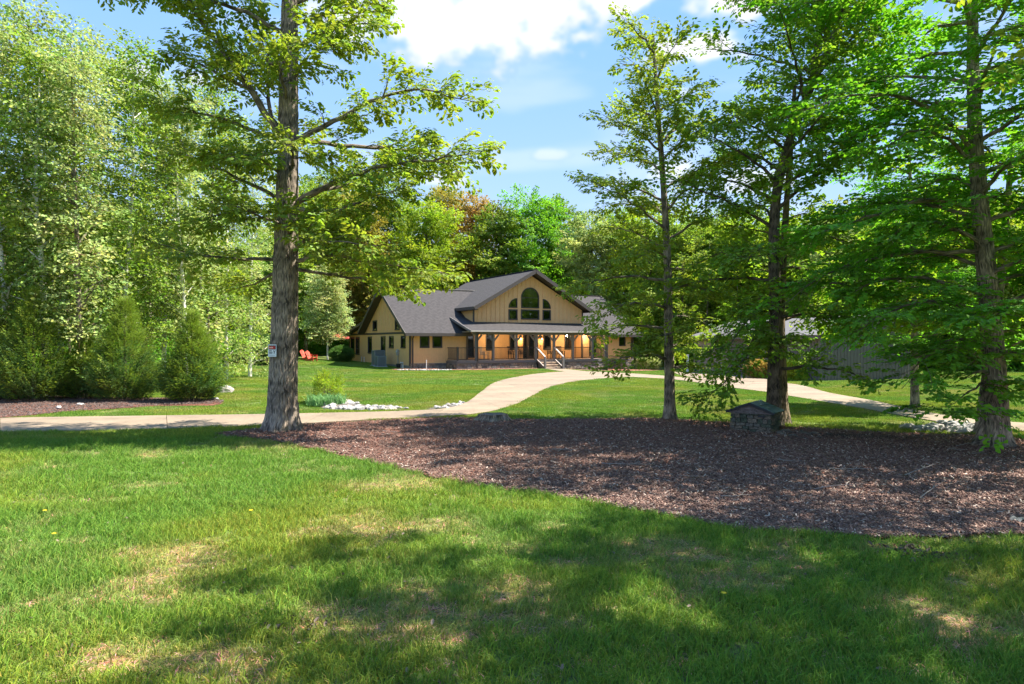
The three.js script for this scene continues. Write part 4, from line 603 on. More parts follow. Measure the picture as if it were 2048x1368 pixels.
function shrub(name, label, x, d, rad, h, seed, lm, spr, n, size = 1) { const t = thing(name, label, 'shrub', [x, H(x, d), -d]), C = new Crown(seed), r = C.r; const W = new Wood(); for (let k = 0; k < 5; k++) { const a = k * 1.26; W.tube([V(0, -0.05, 0), V(Math.cos(a) * rad * 0.3, h * 0.35, Math.sin(a) * rad * 0.3), V(Math.cos(a) * rad * 0.55, h * 0.7, Math.sin(a) * rad * 0.55)], [0.025, 0.018, 0.006], 5); } part('stems', W.geo(), M.barkDark, t);
  for (let i = 0; i < n; i++) { const dv = rndDir(r); const q = Math.pow(r(), 0.3) * (0.86 + 0.25 * vnoise(dv.x * 3 + seed, dv.z * 3 + dv.y * 2)); C.add(V(dv.x * rad * q, h * 0.5 + dv.y * h * 0.5 * q, dv.z * rad * q), V(dv.x, dv.y + 0.5, dv.z), rr(0.8, 1.2, r) * size, null, 0.4); } C.build('foliage', spr, lm, t); return t; }
shrub('round_shrub', 'clipped dark green boxwood at the back corner of the left wing', X(684, 64), 64, 0.95, 1.25, 71, LM.boxwood, SPR.box, 900, 1.5);
shrub('round_shrub', 'left one of two dark shrubs on the far lawn edge, left of the oak trunk', X(498, 58), 58, 0.85, 2.5, 72, LM.firDark, SPR.bush, 600, 1.2); shrub('round_shrub', 'right one of two dark shrubs at the bed, nearest the oak trunk', X(520, 59), 59, 0.8, 2.3, 73, LM.firDark, SPR.bush, 550, 1.2); shrub('round_shrub', 'small dark shrub half hidden behind the oak trunk', X(545, 57), 57, 0.6, 1.4, 74, LM.boxwood, SPR.bush, 350, 1.1);
shrub('golden_shrub', 'rounded yellow-green shrub in front of the shed wall', X(1582, 40), 40, 0.75, 0.95, 75, LM.gold, SPR.box, 900, 1.3); shrub('round_shrub', 'dark green shrub right beside the golden one at the shed', X(1606, 40.4), 40.4, 0.5, 0.7, 76, LM.deep, SPR.box, 500, 1.2);
shrub('flowering_shrub', 'pale grey-green shrub at the right corner of the house', ...fromHouse(23.6, -0.8), 1.0, 1.2, 77, LM.silver, SPR.bush, 500, 1.0); shrub('small_bush', 'small airy yellow-green bush behind the strappy leaf clump', X(655, 25.6), 25.6, 0.42, 1.0, 78, LM.lime, SPR.bush, 130, 0.75);
shrub('brown_shrub', 'brown dry shrub at the left of the shed front', X(1512, 41.5), 41.5, 0.5, 0.9, 79, LM.russet, SPR.bush, 260, 0.9); shrub('brown_shrub', 'brown dry shrub just left of the dark oak trunk by the shed', X(1530, 41), 41, 0.4, 0.75, 80, LM.russet, SPR.bush, 200, 0.9);

// ------------------------------------------------------------------ lawn, mulch chips, litter
function tuft(seed, n, rad, h0, h1, w, lean) {
  const r = rng(seed), p = [], c = [];
  for (let k = 0; k < n; k++) {
    const a = rr(0, 6.283, r), q = rad * Math.sqrt(r()), x = Math.cos(a) * q, z = Math.sin(a) * q, h = rr(h0, h1, r), b = rr(0, 6.283, r), l = rr(0.15, 1, r) * lean * h, f = rr(0, 3.14, r), sx = Math.cos(f) * w / 2, sz = Math.sin(f) * w / 2, lx = Math.cos(b) * l, lz = Math.sin(b) * l, g = rr(0.7, 1.3, r), y = rr(0.8, 1.3, r), col = r() < 0.07 ? [2.2, 1.25, 2.2] : [g * y, g, g * 0.9];
    const A = [x - sx, -0.01, z - sz], B = [x + sx, -0.01, z + sz], C = [x - sx * 0.8 + lx * 0.35, h * 0.6, z - sz * 0.8 + lz * 0.35], D = [x + sx * 0.8 + lx * 0.35, h * 0.6, z + sz * 0.8 + lz * 0.35], T = [x + lx, h * (1 - 0.25 * lean * (l / (h || 1))), z + lz];
    for (const v of [A, B, D, A, D, C, C, D, T]) { p.push(...v); c.push(...col); }
  }
  const g = new THREE.BufferGeometry(); g.setAttribute('position', new THREE.Float32BufferAttribute(p, 3)); g.setAttribute('color', new THREE.Float32BufferAttribute(c, 3)); g.computeVertexNormals();
  return g;
}
const bounds = poly => { let a = 1e9, b = -1e9, c = 1e9, e = -1e9; for (const [x, d] of poly) { a = Math.min(a, x); b = Math.max(b, x); c = Math.min(c, d); e = Math.max(e, d); } return { poly, has: (x, d) => x > a && x < b && d > c && d < e && inside(poly, x, d) }; };
const paved = [driveEdge, apron, walk, mulchEdge, houseFoot, leftBed, houseBed, houseBedRight, rockBedA, rockBedB, rockBedC].map(bounds);
const onLawn = (x, d) => !paved.some(z => z.has(x, d));
function scatter(name, label, category, geo, mt, list) { const o = new THREE.InstancedMesh(geo, mt, list.length), m = new THREE.Matrix4(), q = new THREE.Quaternion(), e = new THREE.Euler(); list.forEach((a, i) => { e.set(a.rx ?? 0, a.ry, a.rz ?? 0); q.setFromEuler(e); m.compose(V(a.x, a.y, -a.d), q, a.s.isVector3 ? a.s : V(a.s, a.s * (a.sy ?? 1), a.s)); o.setMatrixAt(i, m); o.setColorAt(i, a.c); }); o.name = name; o.castShadow = o.receiveShadow = true; o.userData = { kind: 'stuff', label, category }; scene.add(o); return o; }
{
  const r = rng(900), bins = [[], [], []];
  const colour = (x, d, k) => { const n = fbm(x * 0.4 + 20, d * 0.5, 3), b = bare(x, d), y = S((n - 0.35) / 0.35), m = rr(0.8, 1.2, r); return lin(m * mixv(0.14, 0.28, y * 0.6 + b * 0.5), m * mixv(0.285, 0.335, y * 0.6 + b * 0.2), m * mixv(0.032, 0.075, b)); };
  const sow = (bin, d0, d1, per, reach, size, hi) => { // per square metre
    for (let d = d0; d < d1; d += 0.25) { const w = 0.765 * (d + 0.25) + reach, n = Math.round(2 * w * 0.25 * per(d)); for (let i = 0; i < n; i++) { const x = rr(-w, w, r), dd = d + 0.25 * r(); if (!onLawn(x, dd)) continue; const b = bare(x, dd) * (dd < 20 ? 1 : 0.25); if (r() < b * 0.62) continue; const t = fbm(x * 1.3 + 40, dd * 1.3 + 11, 3); bin.push({ x, d: dd, y: H(x, dd), ry: r() * 6.28, s: rr(0.75, 1.2, r) * size, sy: (0.45 + 1.0 * t) * hi * (1 - 0.35 * b), c: colour(x, dd) }); } }
  };
  sow(bins[0], 3.7, 9, () => 290, 1.8, 1.05, 1.0); sow(bins[0], 9, 18, () => 145, 1.8, 1.25, 0.9);
  sow(bins[1], 14.5, 34, () => 34, 1, 1, 1); sow(bins[1], 34, 66, () => 14, 2, 1.5, 0.75);
  scatter('lawn_grass', 'bright green lawn grass tufts in the foreground', 'grass', tuft(1, 18, 0.08, 0.035, 0.115, 0.0068, 0.95), bladeMat, bins[0]);
  scatter('mown_grass', 'short mown lawn grass around the drive and the house', 'grass', tuft(2, 70, 0.2, 0.025, 0.06, 0.012, 0.8), bladeMat, bins[1]);
  const tall = []; for (let i = 0; i < 5200; i++) { const d = 3.8 + 9 * Math.pow(r(), 1.5), w = 0.77 * d + 1.2, x = rr(-w, w, r); if (!onLawn(x, d) || r() < 0.7 * bare(x, d) || fbm(x * 1.1 + 60, d * 1.1, 3) < 0.44) continue; const c = colour(x, d); c.multiplyScalar(rr(0.85, 1.35, r)); tall.push({ x, d, y: 0, ry: r() * 6.28, s: rr(0.75, 1.2, r), sy: rr(0.7, 1.15, r), c }); }
  scatter('grass_clumps', 'taller coarse grass clumps standing out of the front lawn', 'grass', tuft(4, 10, 0.05, 0.07, 0.15, 0.0085, 0.85), bladeMat, tall);
  // dry blades and thatch in the thin patches
  const th = []; for (let i = 0; i < 15000; i++) { const d = 3.8 + 12 * Math.pow(r(), 1.4), w = 0.77 * d + 0.4, x = rr(-w, w, r); if (onLawn(x, d) && r() < 0.12 + bare(x, d)) th.push({ x, d, y: 0.004, ry: r() * 6.28, s: rr(0.7, 1.3, r), sy: 0.3, c: lin(rr(0.3, 0.5, r), rr(0.24, 0.36, r), rr(0.12, 0.2, r)) }); }
  scatter('dry_thatch', 'straw-coloured dry blades in the thin spots of the lawn', 'thatch', tuft(3, 12, 0.09, 0.03, 0.09, 0.005, 2.2), bladeMat, th);
  // mulch chips
  const chip = new THREE.BoxGeometry(0.05, 0.008, 0.016); { const p = chip.attributes.position; for (let i = 0; i < p.count; i++) if (p.getX(i) > 0) p.setXYZ(i, p.getX(i), p.getY(i) * 0.5 + 0.004, p.getZ(i) * 0.45); chip.computeVertexNormals(); }
  const cm = mat([1, 1, 1], 0.95), chips = [], mb = bounds(mulchEdge);
  while (chips.length < 95000) { const d = 1 / rr(1 / 21, 1 / 7, r), w = 0.77 * d + 0.3, x = rr(-w, w, r); if (!mb.has(x, d)) continue; const t = r(), k = rr(0.6, 1.3, r), c = t < 0.62 ? [0.185, 0.105, 0.078] : t < 0.82 ? [0.1, 0.06, 0.047] : t < 0.95 ? [0.31, 0.2, 0.15] : [0.45, 0.36, 0.29]; chips.push({ x, d, y: 0.028 + rr(0, 0.02, r), ry: r() * 6.28, rx: rr(-0.5, 0.5, r), rz: rr(-0.5, 0.5, r), s: V(rr(0.4, 1.6, r), rr(0.6, 1.6, r), rr(0.5, 1.5, r)), c: lin(c[0] * k, c[1] * k, c[2] * k) }); }
  scatter('mulch_chips', 'shredded brown bark mulch covering the bed under the trees', 'mulch', chip, cm, chips);
  const c2 = [], lb = bounds(leftBed), hbs = [bounds(houseBed), bounds(houseBedRight)];
  for (let i = 0; i < 26000; i++) { const d = rr(18, 29, r), x = rr(-22, -9, r); if (lb.has(x, d)) { const k = rr(0.6, 1.3, r); c2.push({ x, d, y: 0.03, ry: r() * 6.28, rx: rr(-0.5, 0.5, r), s: rr(0.8, 1.8, r), c: lin(0.13 * k, 0.09 * k, 0.075 * k) }); } }
  for (let i = 0; i < 30000; i++) { const d = rr(48, 68, r), x = rr(-10, 14, r); if (hbs.some(b => b.has(x, d))) { const k = rr(0.6, 1.3, r); c2.push({ x, d, y: H(x, d) + 0.045, ry: r() * 6.28, rx: rr(-0.5, 0.5, r), s: rr(1.2, 2.4, r), c: lin(0.34 * k, 0.2 * k, 0.13 * k) }); } }
  scatter('bed_mulch', 'brown mulch of the evergreen bed and the beds along the house', 'mulch', chip, cm, c2);
  // fallen leaves
  const lf = new THREE.CircleGeometry(0.035, 6); lf.rotateX(-Math.PI / 2); lf.scale(1, 1, 0.6); { const p = lf.attributes.position; for (let i = 0; i < p.count; i++) p.setY(i, Math.abs(p.getZ(i)) * 0.7 + Math.abs(p.getX(i)) * 0.25); lf.computeVertexNormals(); }
  const ll = []; const heap = (px, py, sx, sd, n, dark) => { const [cx, cd] = ground(px, py); for (let i = 0; i < n; i++) { const g = () => (r() + r() + r() - 1.5); const k = rr(0.5, 1.4, r); ll.push({ x: cx + g() * sx, d: cd + g() * sd, y: 0.02 + 0.03 * r(), ry: r() * 6.28, rx: rr(-0.9, 0.9, r), rz: rr(-0.9, 0.9, r), s: rr(0.4, 1.0, r), c: lin(dark * k, dark * 0.7 * k, dark * 0.5 * k) }); } };
  heap(1850, 1112, 0.42, 0.26, 170, 0.12); heap(1680, 874, 0.9, 0.35, 420, 0.09); heap(1760, 878, 0.8, 0.3, 260, 0.12); heap(590, 1255, 0.3, 0.16, 26, 0.14);
  for (let i = 0; i < 260; i++) { const d = 4 + 12 * Math.pow(r(), 1.3), w = 0.77 * d, x = rr(-w, w, r), k = rr(0.4, 1.3, r); ll.push({ x, d, y: onLawn(x, d) ? 0.045 : 0.04, ry: r() * 6.28, rx: rr(-0.6, 0.6, r), rz: rr(-0.6, 0.6, r), s: rr(0.25, 0.7, r), c: lin(0.22 * k, 0.165 * k, 0.12 * k) }); }
  scatter('leaf_litter', 'dry brown fallen leaves strewn over lawn and mulch', 'leaves', lf, new THREE.MeshStandardMaterial({ roughness: 0.9, side: THREE.DoubleSide }), ll);
}

// ------------------------------------------------------------------ things
const atHouse = (u, w) => { const [x, d] = fromHouse(u, w); return [x, H(x, d), -d]; };
// warning notice on the oak
{
  const cv = document.createElement('canvas'); cv.width = 192; cv.height = 240; const c = cv.getContext('2d');
  c.fillStyle = '#dfe2e2'; c.fillRect(0, 0, 192, 240); c.fillStyle = '#16181c'; c.fillRect(8, 14, 176, 84); c.fillStyle = '#c8312e'; c.beginPath(); c.roundRect ? c.roundRect(10, 34, 168, 50, 24) : c.rect(10, 34, 168, 50); c.fill();
  c.fillStyle = '#efc9b4'; for (let k = 0; k < 6; k++) c.fillRect(22 + k * 16, 46, 11, 26); c.fillStyle = '#7d1015'; c.beginPath(); c.arc(148, 59, 15, 0, 7); c.fill();
  c.fillStyle = '#1d2b35'; for (let k = 0; k < 4; k++) c.fillRect(22 + k * 17, 112, 13, 22); for (let k = 0; k < 5; k++) c.fillRect(18 + k * 18, 144, 14, 20); for (let k = 0; k < 5; k++) c.fillRect(24 + k * 16, 172, 12, 16);
  c.beginPath(); c.moveTo(118, 112); c.lineTo(134, 112); c.lineTo(148, 140); c.lineTo(160, 112); c.lineTo(176, 112); c.lineTo(154, 158); c.lineTo(148, 190); c.lineTo(134, 190); c.lineTo(138, 156); c.fill(); c.fillStyle = '#8d9498'; c.fillRect(20, 208, 150, 5); c.fillRect(34, 219, 120, 4);
  const ct = new THREE.CanvasTexture(cv); ct.colorSpace = THREE.SRGBColorSpace;
  const s = thing('warning_sign', 'small white, black and red metal notice nailed to the oak trunk', 'sign', [X(565, 17) - 0.125, 1.99, -17 + 0.375], -0.36);
  part('plate', box(-0.125, 0.125, -0.15, 0.15, -0.006, 0.0), mat([0.62, 0.63, 0.63], 0.5), s); const f = part('printed_face', new THREE.PlaneGeometry(0.24, 0.29), new THREE.MeshStandardMaterial({ map: ct, roughness: 0.55 }), s); f.position.z = 0.002;
  for (const y of [-0.125, 0.125]) part('nail', cyl(V(0, y, -0.06), V(0, y, 0.008), 0.006, 0.008, 8), M.gutter, s);
}
// stone well house
{
  const w = thing('well_house', 'little stone well house with green slate gable roof under the trees', 'well house', [5.39, 0, -16.87], -0.62), r = rng(66), W = 0.98, D = 0.82, HT = 0.46;
  part('core', box(0.05, W - 0.05, 0, HT, -D + 0.05, -0.05), mat([0.07, 0.065, 0.055], 1), w);
  const tones = [[0.58, 0.53, 0.43], [0.7, 0.6, 0.46], [0.36, 0.4, 0.28], [0.46, 0.46, 0.39], [0.31, 0.37, 0.25], [0.76, 0.62, 0.46]].map(c => mat(c, 0.95, { map: rep(speck, 0.9, 0.9), bumpMap: rep(speck, 1.6, 1.6), bumpScale: 0.02 }));
  const block = (L, h, t) => { const g = new THREE.BoxGeometry(L, h, t, 3, 2, 2), p = g.attributes.position, key = {}; for (let i = 0; i < p.count; i++) { const k = [p.getX(i), p.getY(i), p.getZ(i)].map(v => v.toFixed(3)).join(); key[k] ??= [rr(-1, 1, r), rr(-1, 1, r), rr(-1, 1, r)]; const ed = (Math.abs(p.getX(i)) > L * 0.49) + (Math.abs(p.getY(i)) > h * 0.49) + (Math.abs(p.getZ(i)) > t * 0.49), s = 1 - 0.06 * Math.max(0, ed - 1); p.setXYZ(i, p.getX(i) * s + key[k][0] * 0.007, p.getY(i) * s + key[k][1] * 0.006, p.getZ(i) * s + key[k][2] * 0.011); } g.computeVertexNormals(); return g; };
  const face = (len, put) => { for (let y = 0; y < HT - 0.02;) { const h = Math.min(rr(0.07, 0.115, r), HT - y); for (let a = 0; a < len - 0.02;) { let L = rr(0.1, 0.25, r); if (len - a - L < 0.08) L = len - a; const s = part('stone', block(L - 0.008, h - 0.008, 0.1), tones[Math.floor(r() * 6)], w); put(s, a + L / 2, y + h / 2, rr(-0.012, 0.014, r)); a += L; } y += h; } };
  face(W, (s, a, y, o) => s.position.set(a, y, -0.05 + o)); face(D - 0.1, (s, a, y, o) => { s.position.set(W - 0.05 + o, y, -0.1 - a); s.rotation.y = Math.PI / 2; }); face(D - 0.1, (s, a, y, o) => { s.position.set(0.05 + o, y, -0.1 - a); s.rotation.y = Math.PI / 2; }); face(W, (s, a, y, o) => s.position.set(a, y, -D + 0.05 + o));
  part('vent', box(0.68, 0.84, HT - 0.075, HT - 0.025, 0.012, 0.022), M.dark, w);
  const tri = new THREE.Shape([[-0.04, HT], [W + 0.04, HT], [W + 0.04, HT + 0.02], [W / 2, HT + 0.23], [-0.04, HT + 0.02]].map(p => new THREE.Vector2(...p)));
  const wd = mat([0.5, 0.4, 0.37], 0.9, { map: rep(speck, 0.6, 3), bumpMap: rep(speck, 0.6, 5), bumpScale: 0.01 });
  part('gable_board', new THREE.ExtrudeGeometry(tri, { depth: 0.04, bevelEnabled: false }).translate(0, 0, -0.02), wd, w); part('gable_board', new THREE.ExtrudeGeometry(tri, { depth: 0.04, bevelEnabled: false }).translate(0, 0, -D - 0.02), wd, w);
  const slate = [[0.06, 0.11, 0.115], [0.075, 0.13, 0.13], [0.05, 0.095, 0.105]].map(c => mat(c, 0.45, { bumpMap: speck, bumpScale: 0.006 }));
  for (const s of [-1, 1]) for (let k = 0; k < 3; k++) for (let j = 0; j < 4; j++) { const u0 = k / 3, u1 = (k + 1) / 3, ym = u => HT + 0.265 - 0.225 * u + k * -0.0, x = u => W / 2 + s * u * (W / 2 + 0.08); const z = 0.05 - j * (D + 0.1) / 4; part('roof_panel', bar(V(x(u0), ym(u0) + 0.004, z - (D + 0.1) / 8), V(x(u1 + 0.04), ym(u1 + 0.04) + 0.012, z - (D + 0.1) / 8), (D + 0.1) / 4 - 0.006, 0.016), slate[(k + j * 2) % 3], w); }
  for (const z of [0.06, -D - 0.06]) for (const s of [-1, 1]) part('verge_board', bar(V(W / 2, HT + 0.245, z), V(W / 2 + s * (W / 2 + 0.08), HT + 0.02, z), 0.025, 0.05), M.dark, w);
}
// tree stump
{
  const [x, d] = ground(986, 841), W = new Wood(), P = [V(0, -0.08, 0), V(0, 0.05, 0), V(0, 0.12, 0), V(0, 0.19, 0)], s = thing('tree_stump', 'low weathered tree stump at the far edge of the mulch bed', 'stump', [x, 0, -d]);
  W.tube(P, [0.58, 0.48, 0.4, 0.37], 40, 0.03, a => 1 + 0.14 * Math.cos(a * 5 + 1)); part('stump_bark', W.geo(), M.bark, s); const g = new THREE.CircleGeometry(0.385, 32); g.rotateX(-Math.PI / 2); g.translate(0, 0.185, 0); part('cut_face', g, mat([0.3, 0.25, 0.2], 0.95, { map: rep(speck, 3, 3) }), s);
}
// roots beside the well house
for (const [k, pts] of [[[1560, 866], [1595, 868], [1625, 874], [1645, 880]], [[1556, 870], [1580, 874], [1600, 877], [1618, 884]], [[1600, 868], [1640, 872], [1672, 873]]].entries()) { const W = new Wood(), q = new THREE.CatmullRomCurve3(pts.map(p => { const [x, d] = ground(...p); return V(x, 0.03, -d); })).getPoints(14); q.forEach((v, i) => v.y += 0.03 * Math.sin(i * 1.1 + k)); W.tube(q, q.map((_, i) => 0.05 - 0.036 * i / 14), 8, 0.006); solo('surface_root', W.geo(), mat([0.3, 0.25, 0.19], 0.9, { map: rep(speck, 1, 1) }), ['long pale root snaking over the mulch right of the well house', 'short pale root nearest the front corner of the well house', 'pale root end reaching towards the leaf pile'][k], 'root'); }
// rocks: pale riprap in the drains
{
  const r = rng(333), shapes = [0, 1, 2, 3, 4].map(() => { const g = new THREE.IcosahedronGeometry(1, 1), p = g.attributes.position, key = {}; for (let i = 0; i < p.count; i++) { const k = [p.getX(i), p.getY(i), p.getZ(i)].map(v => v.toFixed(2)).join(); key[k] ??= rr(0.7, 1.2, r); p.setXYZ(i, p.getX(i) * key[k], p.getY(i) * key[k] * 0.6, p.getZ(i) * key[k] * 0.85); } g.computeVertexNormals(); return g; }), tones = [[0.5, 0.48, 0.46], [0.4, 0.38, 0.365], [0.6, 0.57, 0.54], [0.3, 0.285, 0.27], [0.46, 0.41, 0.36]].map(c => mat(c, 0.9, { map: faint, bumpMap: speck, bumpScale: 0.02 }));
  for (const [poly, n, s0, s1, label, group] of [[rockBedA, 130, 0.06, 0.16, 'pale grey rock in the drain below the strappy leaf clump', 'rocks of the left drain'], [rockBedB, 34, 0.04, 0.1, 'pale rock in the little drain where the drive bends', 'rocks at the drive bend'], [rockBedC, 90, 0.06, 0.17, 'pale rock in the drain left of the large maple', 'rocks beside the maple']]) {
    let a = 1e9, b = -1e9, c = 1e9, e = -1e9; for (const [x, d] of poly) { a = Math.min(a, x); b = Math.max(b, x); c = Math.min(c, d); e = Math.max(e, d); }
    let made = 0; while (made < n) { const x = rr(a, b, r), d = rr(c, e, r); if (!inside(poly, x, d)) continue; const s = rr(s0, s1, r); const m = solo('rock', shapes[Math.floor(r() * 5)], tones[Math.floor(r() * 5)], label, 'rock', [x, H(x, d) + s * 0.3, -d], r() * 6.28, group); m.rotation.x = rr(-0.4, 0.4, r); m.scale.set(s * rr(0.8, 1.5, r), s, s); made++; }
    const drain = sheet(numbered('rock_drain'), poly, 0.012, mat([0.3, 0.25, 0.2], 1, { map: speck }));
  }
  const bo = solo('boulder', shapes[2], tones[4], 'single tan boulder on the lawn right of the last evergreen', 'boulder', [X(446, 29.5), 0.12, -29.5], 0.4); bo.scale.set(0.42, 0.36, 0.3);
  const bs = [[430, 800], [160, 812], [118, 818]]; bs.forEach(([px, py], i) => { const [x, d] = ground(px, py); const m = solo('stone', shapes[i], tones[i], ['small stone at the end of the evergreen bed', 'flat pale stone lying in the evergreen bed', 'small grey stone nearest the left in the evergreen bed'][i], 'stone', [x, 0.05, -d], i); m.scale.set(0.14, 0.1, 0.1); });
  for (let i = 0; i < 16; i++) { const t = i / 15, [x, d] = fromHouse(mixv(-1.5, 2.2, t), -1.7 - 1.25 * Math.sin(t * 1.6)); const m = solo('edging_stone', shapes[i % 5], tones[i % 5], 'small edging stone of the bed at the front left house corner', 'stone', [x, H(x, d) + 0.05, -d], i, 'edging stones of the corner bed'); m.scale.set(0.18, 0.1, 0.1); }
}
// strappy bulb leaves
{
  const [x, d] = ground(650, 806), t = thing('bulb_clump', 'clump of blue-green strappy bulb leaves above the left rock drain', 'plant', [x, H(x, d), -d]), r = rng(12), p = [], c = [];
  for (let i = 0; i < 420; i++) { const a = r() * 6.283, q = Math.sqrt(r()), bx = Math.cos(a) * q * 0.72, bz = Math.sin(a) * q * 0.42 - 0.2, h = rr(0.28, 0.52, r), l = rr(0.05, 0.3, r), b = r() * 6.283, f = r() * 3.14, w = 0.017, sx = Math.cos(f) * w, sz = Math.sin(f) * w, lx = Math.cos(b) * l, lz = Math.sin(b) * l, g = rr(0.7, 1.25, r); const A = [bx - sx, 0, bz - sz], B = [bx + sx, 0, bz + sz], C = [bx - sx + lx * 0.3, h * 0.65, bz - sz + lz * 0.3], D = [bx + sx + lx * 0.3, h * 0.65, bz + sz + lz * 0.3], T = [bx + lx, h, bz + lz]; for (const v of [A, B, D, A, D, C, C, D, T]) { p.push(...v); c.push(g, g, g * rr(0.9, 1.1, r)); } }
  const g = new THREE.BufferGeometry(); g.setAttribute('position', new THREE.Float32BufferAttribute(p, 3)); g.setAttribute('color', new THREE.Float32BufferAttribute(c, 3)); g.computeVertexNormals(); part('leaves', g, LM.iris, t).userData.kind = 'stuff';
}
// fallen sticks on the mulch and lawn
{
  const r = rng(808), ss = [[1255, 935, 0.9, 0.1], [1680, 990, 0.7, 0.6], [1475, 1000, 0.5, -0.3], [1540, 878, 0.35, 0.9], [1580, 928, 0.4, 0.5], [1940, 900, 0.5, 0.9], [1958, 912, 0.4, -0.5], [1915, 905, 0.35, 0.4], [1700, 945, 0.7, 0.05], [1840, 955, 0.6, -0.2], [780, 868, 0.45, 0.5], [1130, 905, 0.5, 0.2], [690, 890, 0.3, 0.7], [1860, 1000, 0.55, -0.5], [1380, 960, 0.4, 0.3]];
  ss.forEach(([px, py, L, a], i) => { const [x, d] = ground(px, py), W = new Wood(), q = []; for (let k = 0; k <= 8; k++) { const t = k / 8 - 0.5; q.push(V(Math.cos(a) * L * t + rr(-0.01, 0.01, r), 0.05 + (i % 4 === 1 ? 0.16 * k / 8 : 0.01) + rr(0, 0.012, r), Math.sin(a) * L * t + L * 0.22 * (t * t - 0.1) * (i % 2 ? 1 : -1) + rr(-0.015, 0.015, r))); } W.tube(q, q.map((_, k) => 0.0085 - 0.0055 * k / 8), 5); if (L > 0.45) { const m = q[5]; W.tube([m, m.clone().add(V(0.07, 0.02, -0.09)), m.clone().add(V(0.13, 0.02, -0.15))], [0.006, 0.005, 0.002], 4); } solo('fallen_stick', W.geo(), mat([0.24, 0.205, 0.18], 0.9), 'thin grey fallen stick lying on the mulch', 'stick', [x, 0, -d], 0, 'fallen sticks on the mulch'); });
  const [x, d] = ground(2037, 1048), g = new THREE.PlaneGeometry(0.17, 0.12, 8, 4); g.rotateX(-Math.PI / 2); const p = g.attributes.position; for (let i = 0; i < p.count; i++) p.setY(i, 0.05 - 4 * p.getX(i) ** 2 + 0.012 * Math.sin(p.getZ(i) * 60)); g.computeVertexNormals(); solo('bark_scrap', g, mat([0.5, 0.48, 0.44], 0.9, { side: THREE.DoubleSide, map: rep(speck, 2, 2) }), 'pale curled scrap of bark on the mulch at the right edge', 'bark', [x, 0.03, -d], 0.5);
  [[88, 1037], [106, 1086], [502, 1037], [1450, 1210]].forEach(([px, py], i) => { const [fx, fd] = ground(px, py), t = thing('dandelion', 'yellow dandelion flower in the front lawn', 'flower', [fx, 0, -fd], i, 'dandelions in the front lawn'); part('stem', cyl(V(0, 0, 0), V(0.01, 0.1, 0), 0.003, 0.003, 5), LM.lime === 0 ? null : mat([0.2, 0.25, 0.05], 0.8), t); const f = []; for (let k = 0; k < 14; k++) { const a = k * 0.449; f.push(bar(V(0.01, 0.1, 0), V(0.01 + Math.cos(a) * 0.022, 0.104, Math.sin(a) * 0.022), 0.007, 0.003)); } part('flower_head', f, mat([0.75, 0.5, 0.01], 0.7), t); });
}
// adirondack chairs
function adirondack(label, pos, turn) {
  const c = thing('adirondack_chair', label, 'chair', pos, turn, 'red garden chairs'), red = mat([0.62, 0.085, 0.05], 0.5);
  for (let k = 0; k < 5; k++) part('seat_slat', bar(V(-0.26, 0.36 - k * 0.03, 0.3 - k * 0.11), V(0.26, 0.36 - k * 0.03, 0.3 - k * 0.11), 0.09, 0.022), red, c);
  for (let k = -2; k <= 2; k++) part('back_slat', bar(V(k * 0.105, 0.22, -0.2), V(k * 0.13, 0.98 - Math.abs(k) * 0.06, -0.52), 0.095, 0.02, V(0, 0, 1)), red, c);
  for (const s of [-1, 1]) { part('armrest', bar(V(s * 0.33, 0.56, 0.36), V(s * 0.33, 0.54, -0.36), 0.12, 0.025), red, c); part('leg', bar(V(s * 0.31, 0, 0.3), V(s * 0.31, 0.55, 0.3), 0.09, 0.025, V(1, 0, 0)), red, c); part('leg', bar(V(s * 0.28, 0.36, 0.34), V(s * 0.28, 0.02, -0.55), 0.025, 0.11), red, c); }
}
{ const d = 62; for (const [px, dd, l] of [[613, 62.5, 'red slatted garden chair, left one of the pair on the far lawn'], [624, 61.5, 'red slatted garden chair, right one of the pair on the far lawn']]) { const x = X(px, dd); adirondack(l, [x, H(x, dd), -dd], 1.25); } }
// porch rocking chairs
function rocker(label, u, w, turn, m) {
  const [x, d] = fromHouse(u, w), c = thing('rocking_chair', label, 'chair', [x, FLOOR + 0.002, -d], TH + turn, 'chairs on the porch');
  part('seat', box(-0.26, 0.26, 0.42, 0.45, -0.25, 0.25), m, c); for (let k = -2; k <= 2; k++) part('back_slat', bar(V(k * 0.1, 0.46, -0.24), V(k * 0.1, 1.06, -0.4), 0.045, 0.02, V(0, 0, 1)), m, c); part('top_rail', bar(V(-0.27, 1.06, -0.4), V(0.27, 1.06, -0.4), 0.03, 0.08), m, c);
  for (const s of [-1, 1]) { part('armrest', bar(V(s * 0.28, 0.66, 0.26), V(s * 0.28, 0.68, -0.3), 0.08, 0.025), m, c); for (const z of [-0.22, 0.22]) part('leg', bar(V(s * 0.26, 0.06, z), V(s * 0.27, 0.66, z), 0.04, 0.04, V(0, 0, 1)), m, c); part('runner', [bar(V(s * 0.26, 0.05, 0.36), V(s * 0.26, 0.02, 0.02), 0.03, 0.045), bar(V(s * 0.26, 0.02, 0.02), V(s * 0.26, 0.06, -0.45), 0.03, 0.045)], m, c); }
}
rocker('black rocking chair on the porch, left of the front door', 9.2, -0.1, 0.1, M.black); rocker('black rocking chair close beside the left edge of the front door', 10.15, -0.2, -0.1, M.black); rocker('black rocking chair just right of the porch steps', 13.1, -0.2, 0.15, M.black); rocker('black rocking chair right of the porch steps, farther from the door', 14.0, -0.3, -0.1, M.black); rocker('tan wooden chair at the left end of the porch', 6.1, -0.9, 0.5, mat([0.4, 0.34, 0.27], 0.8));
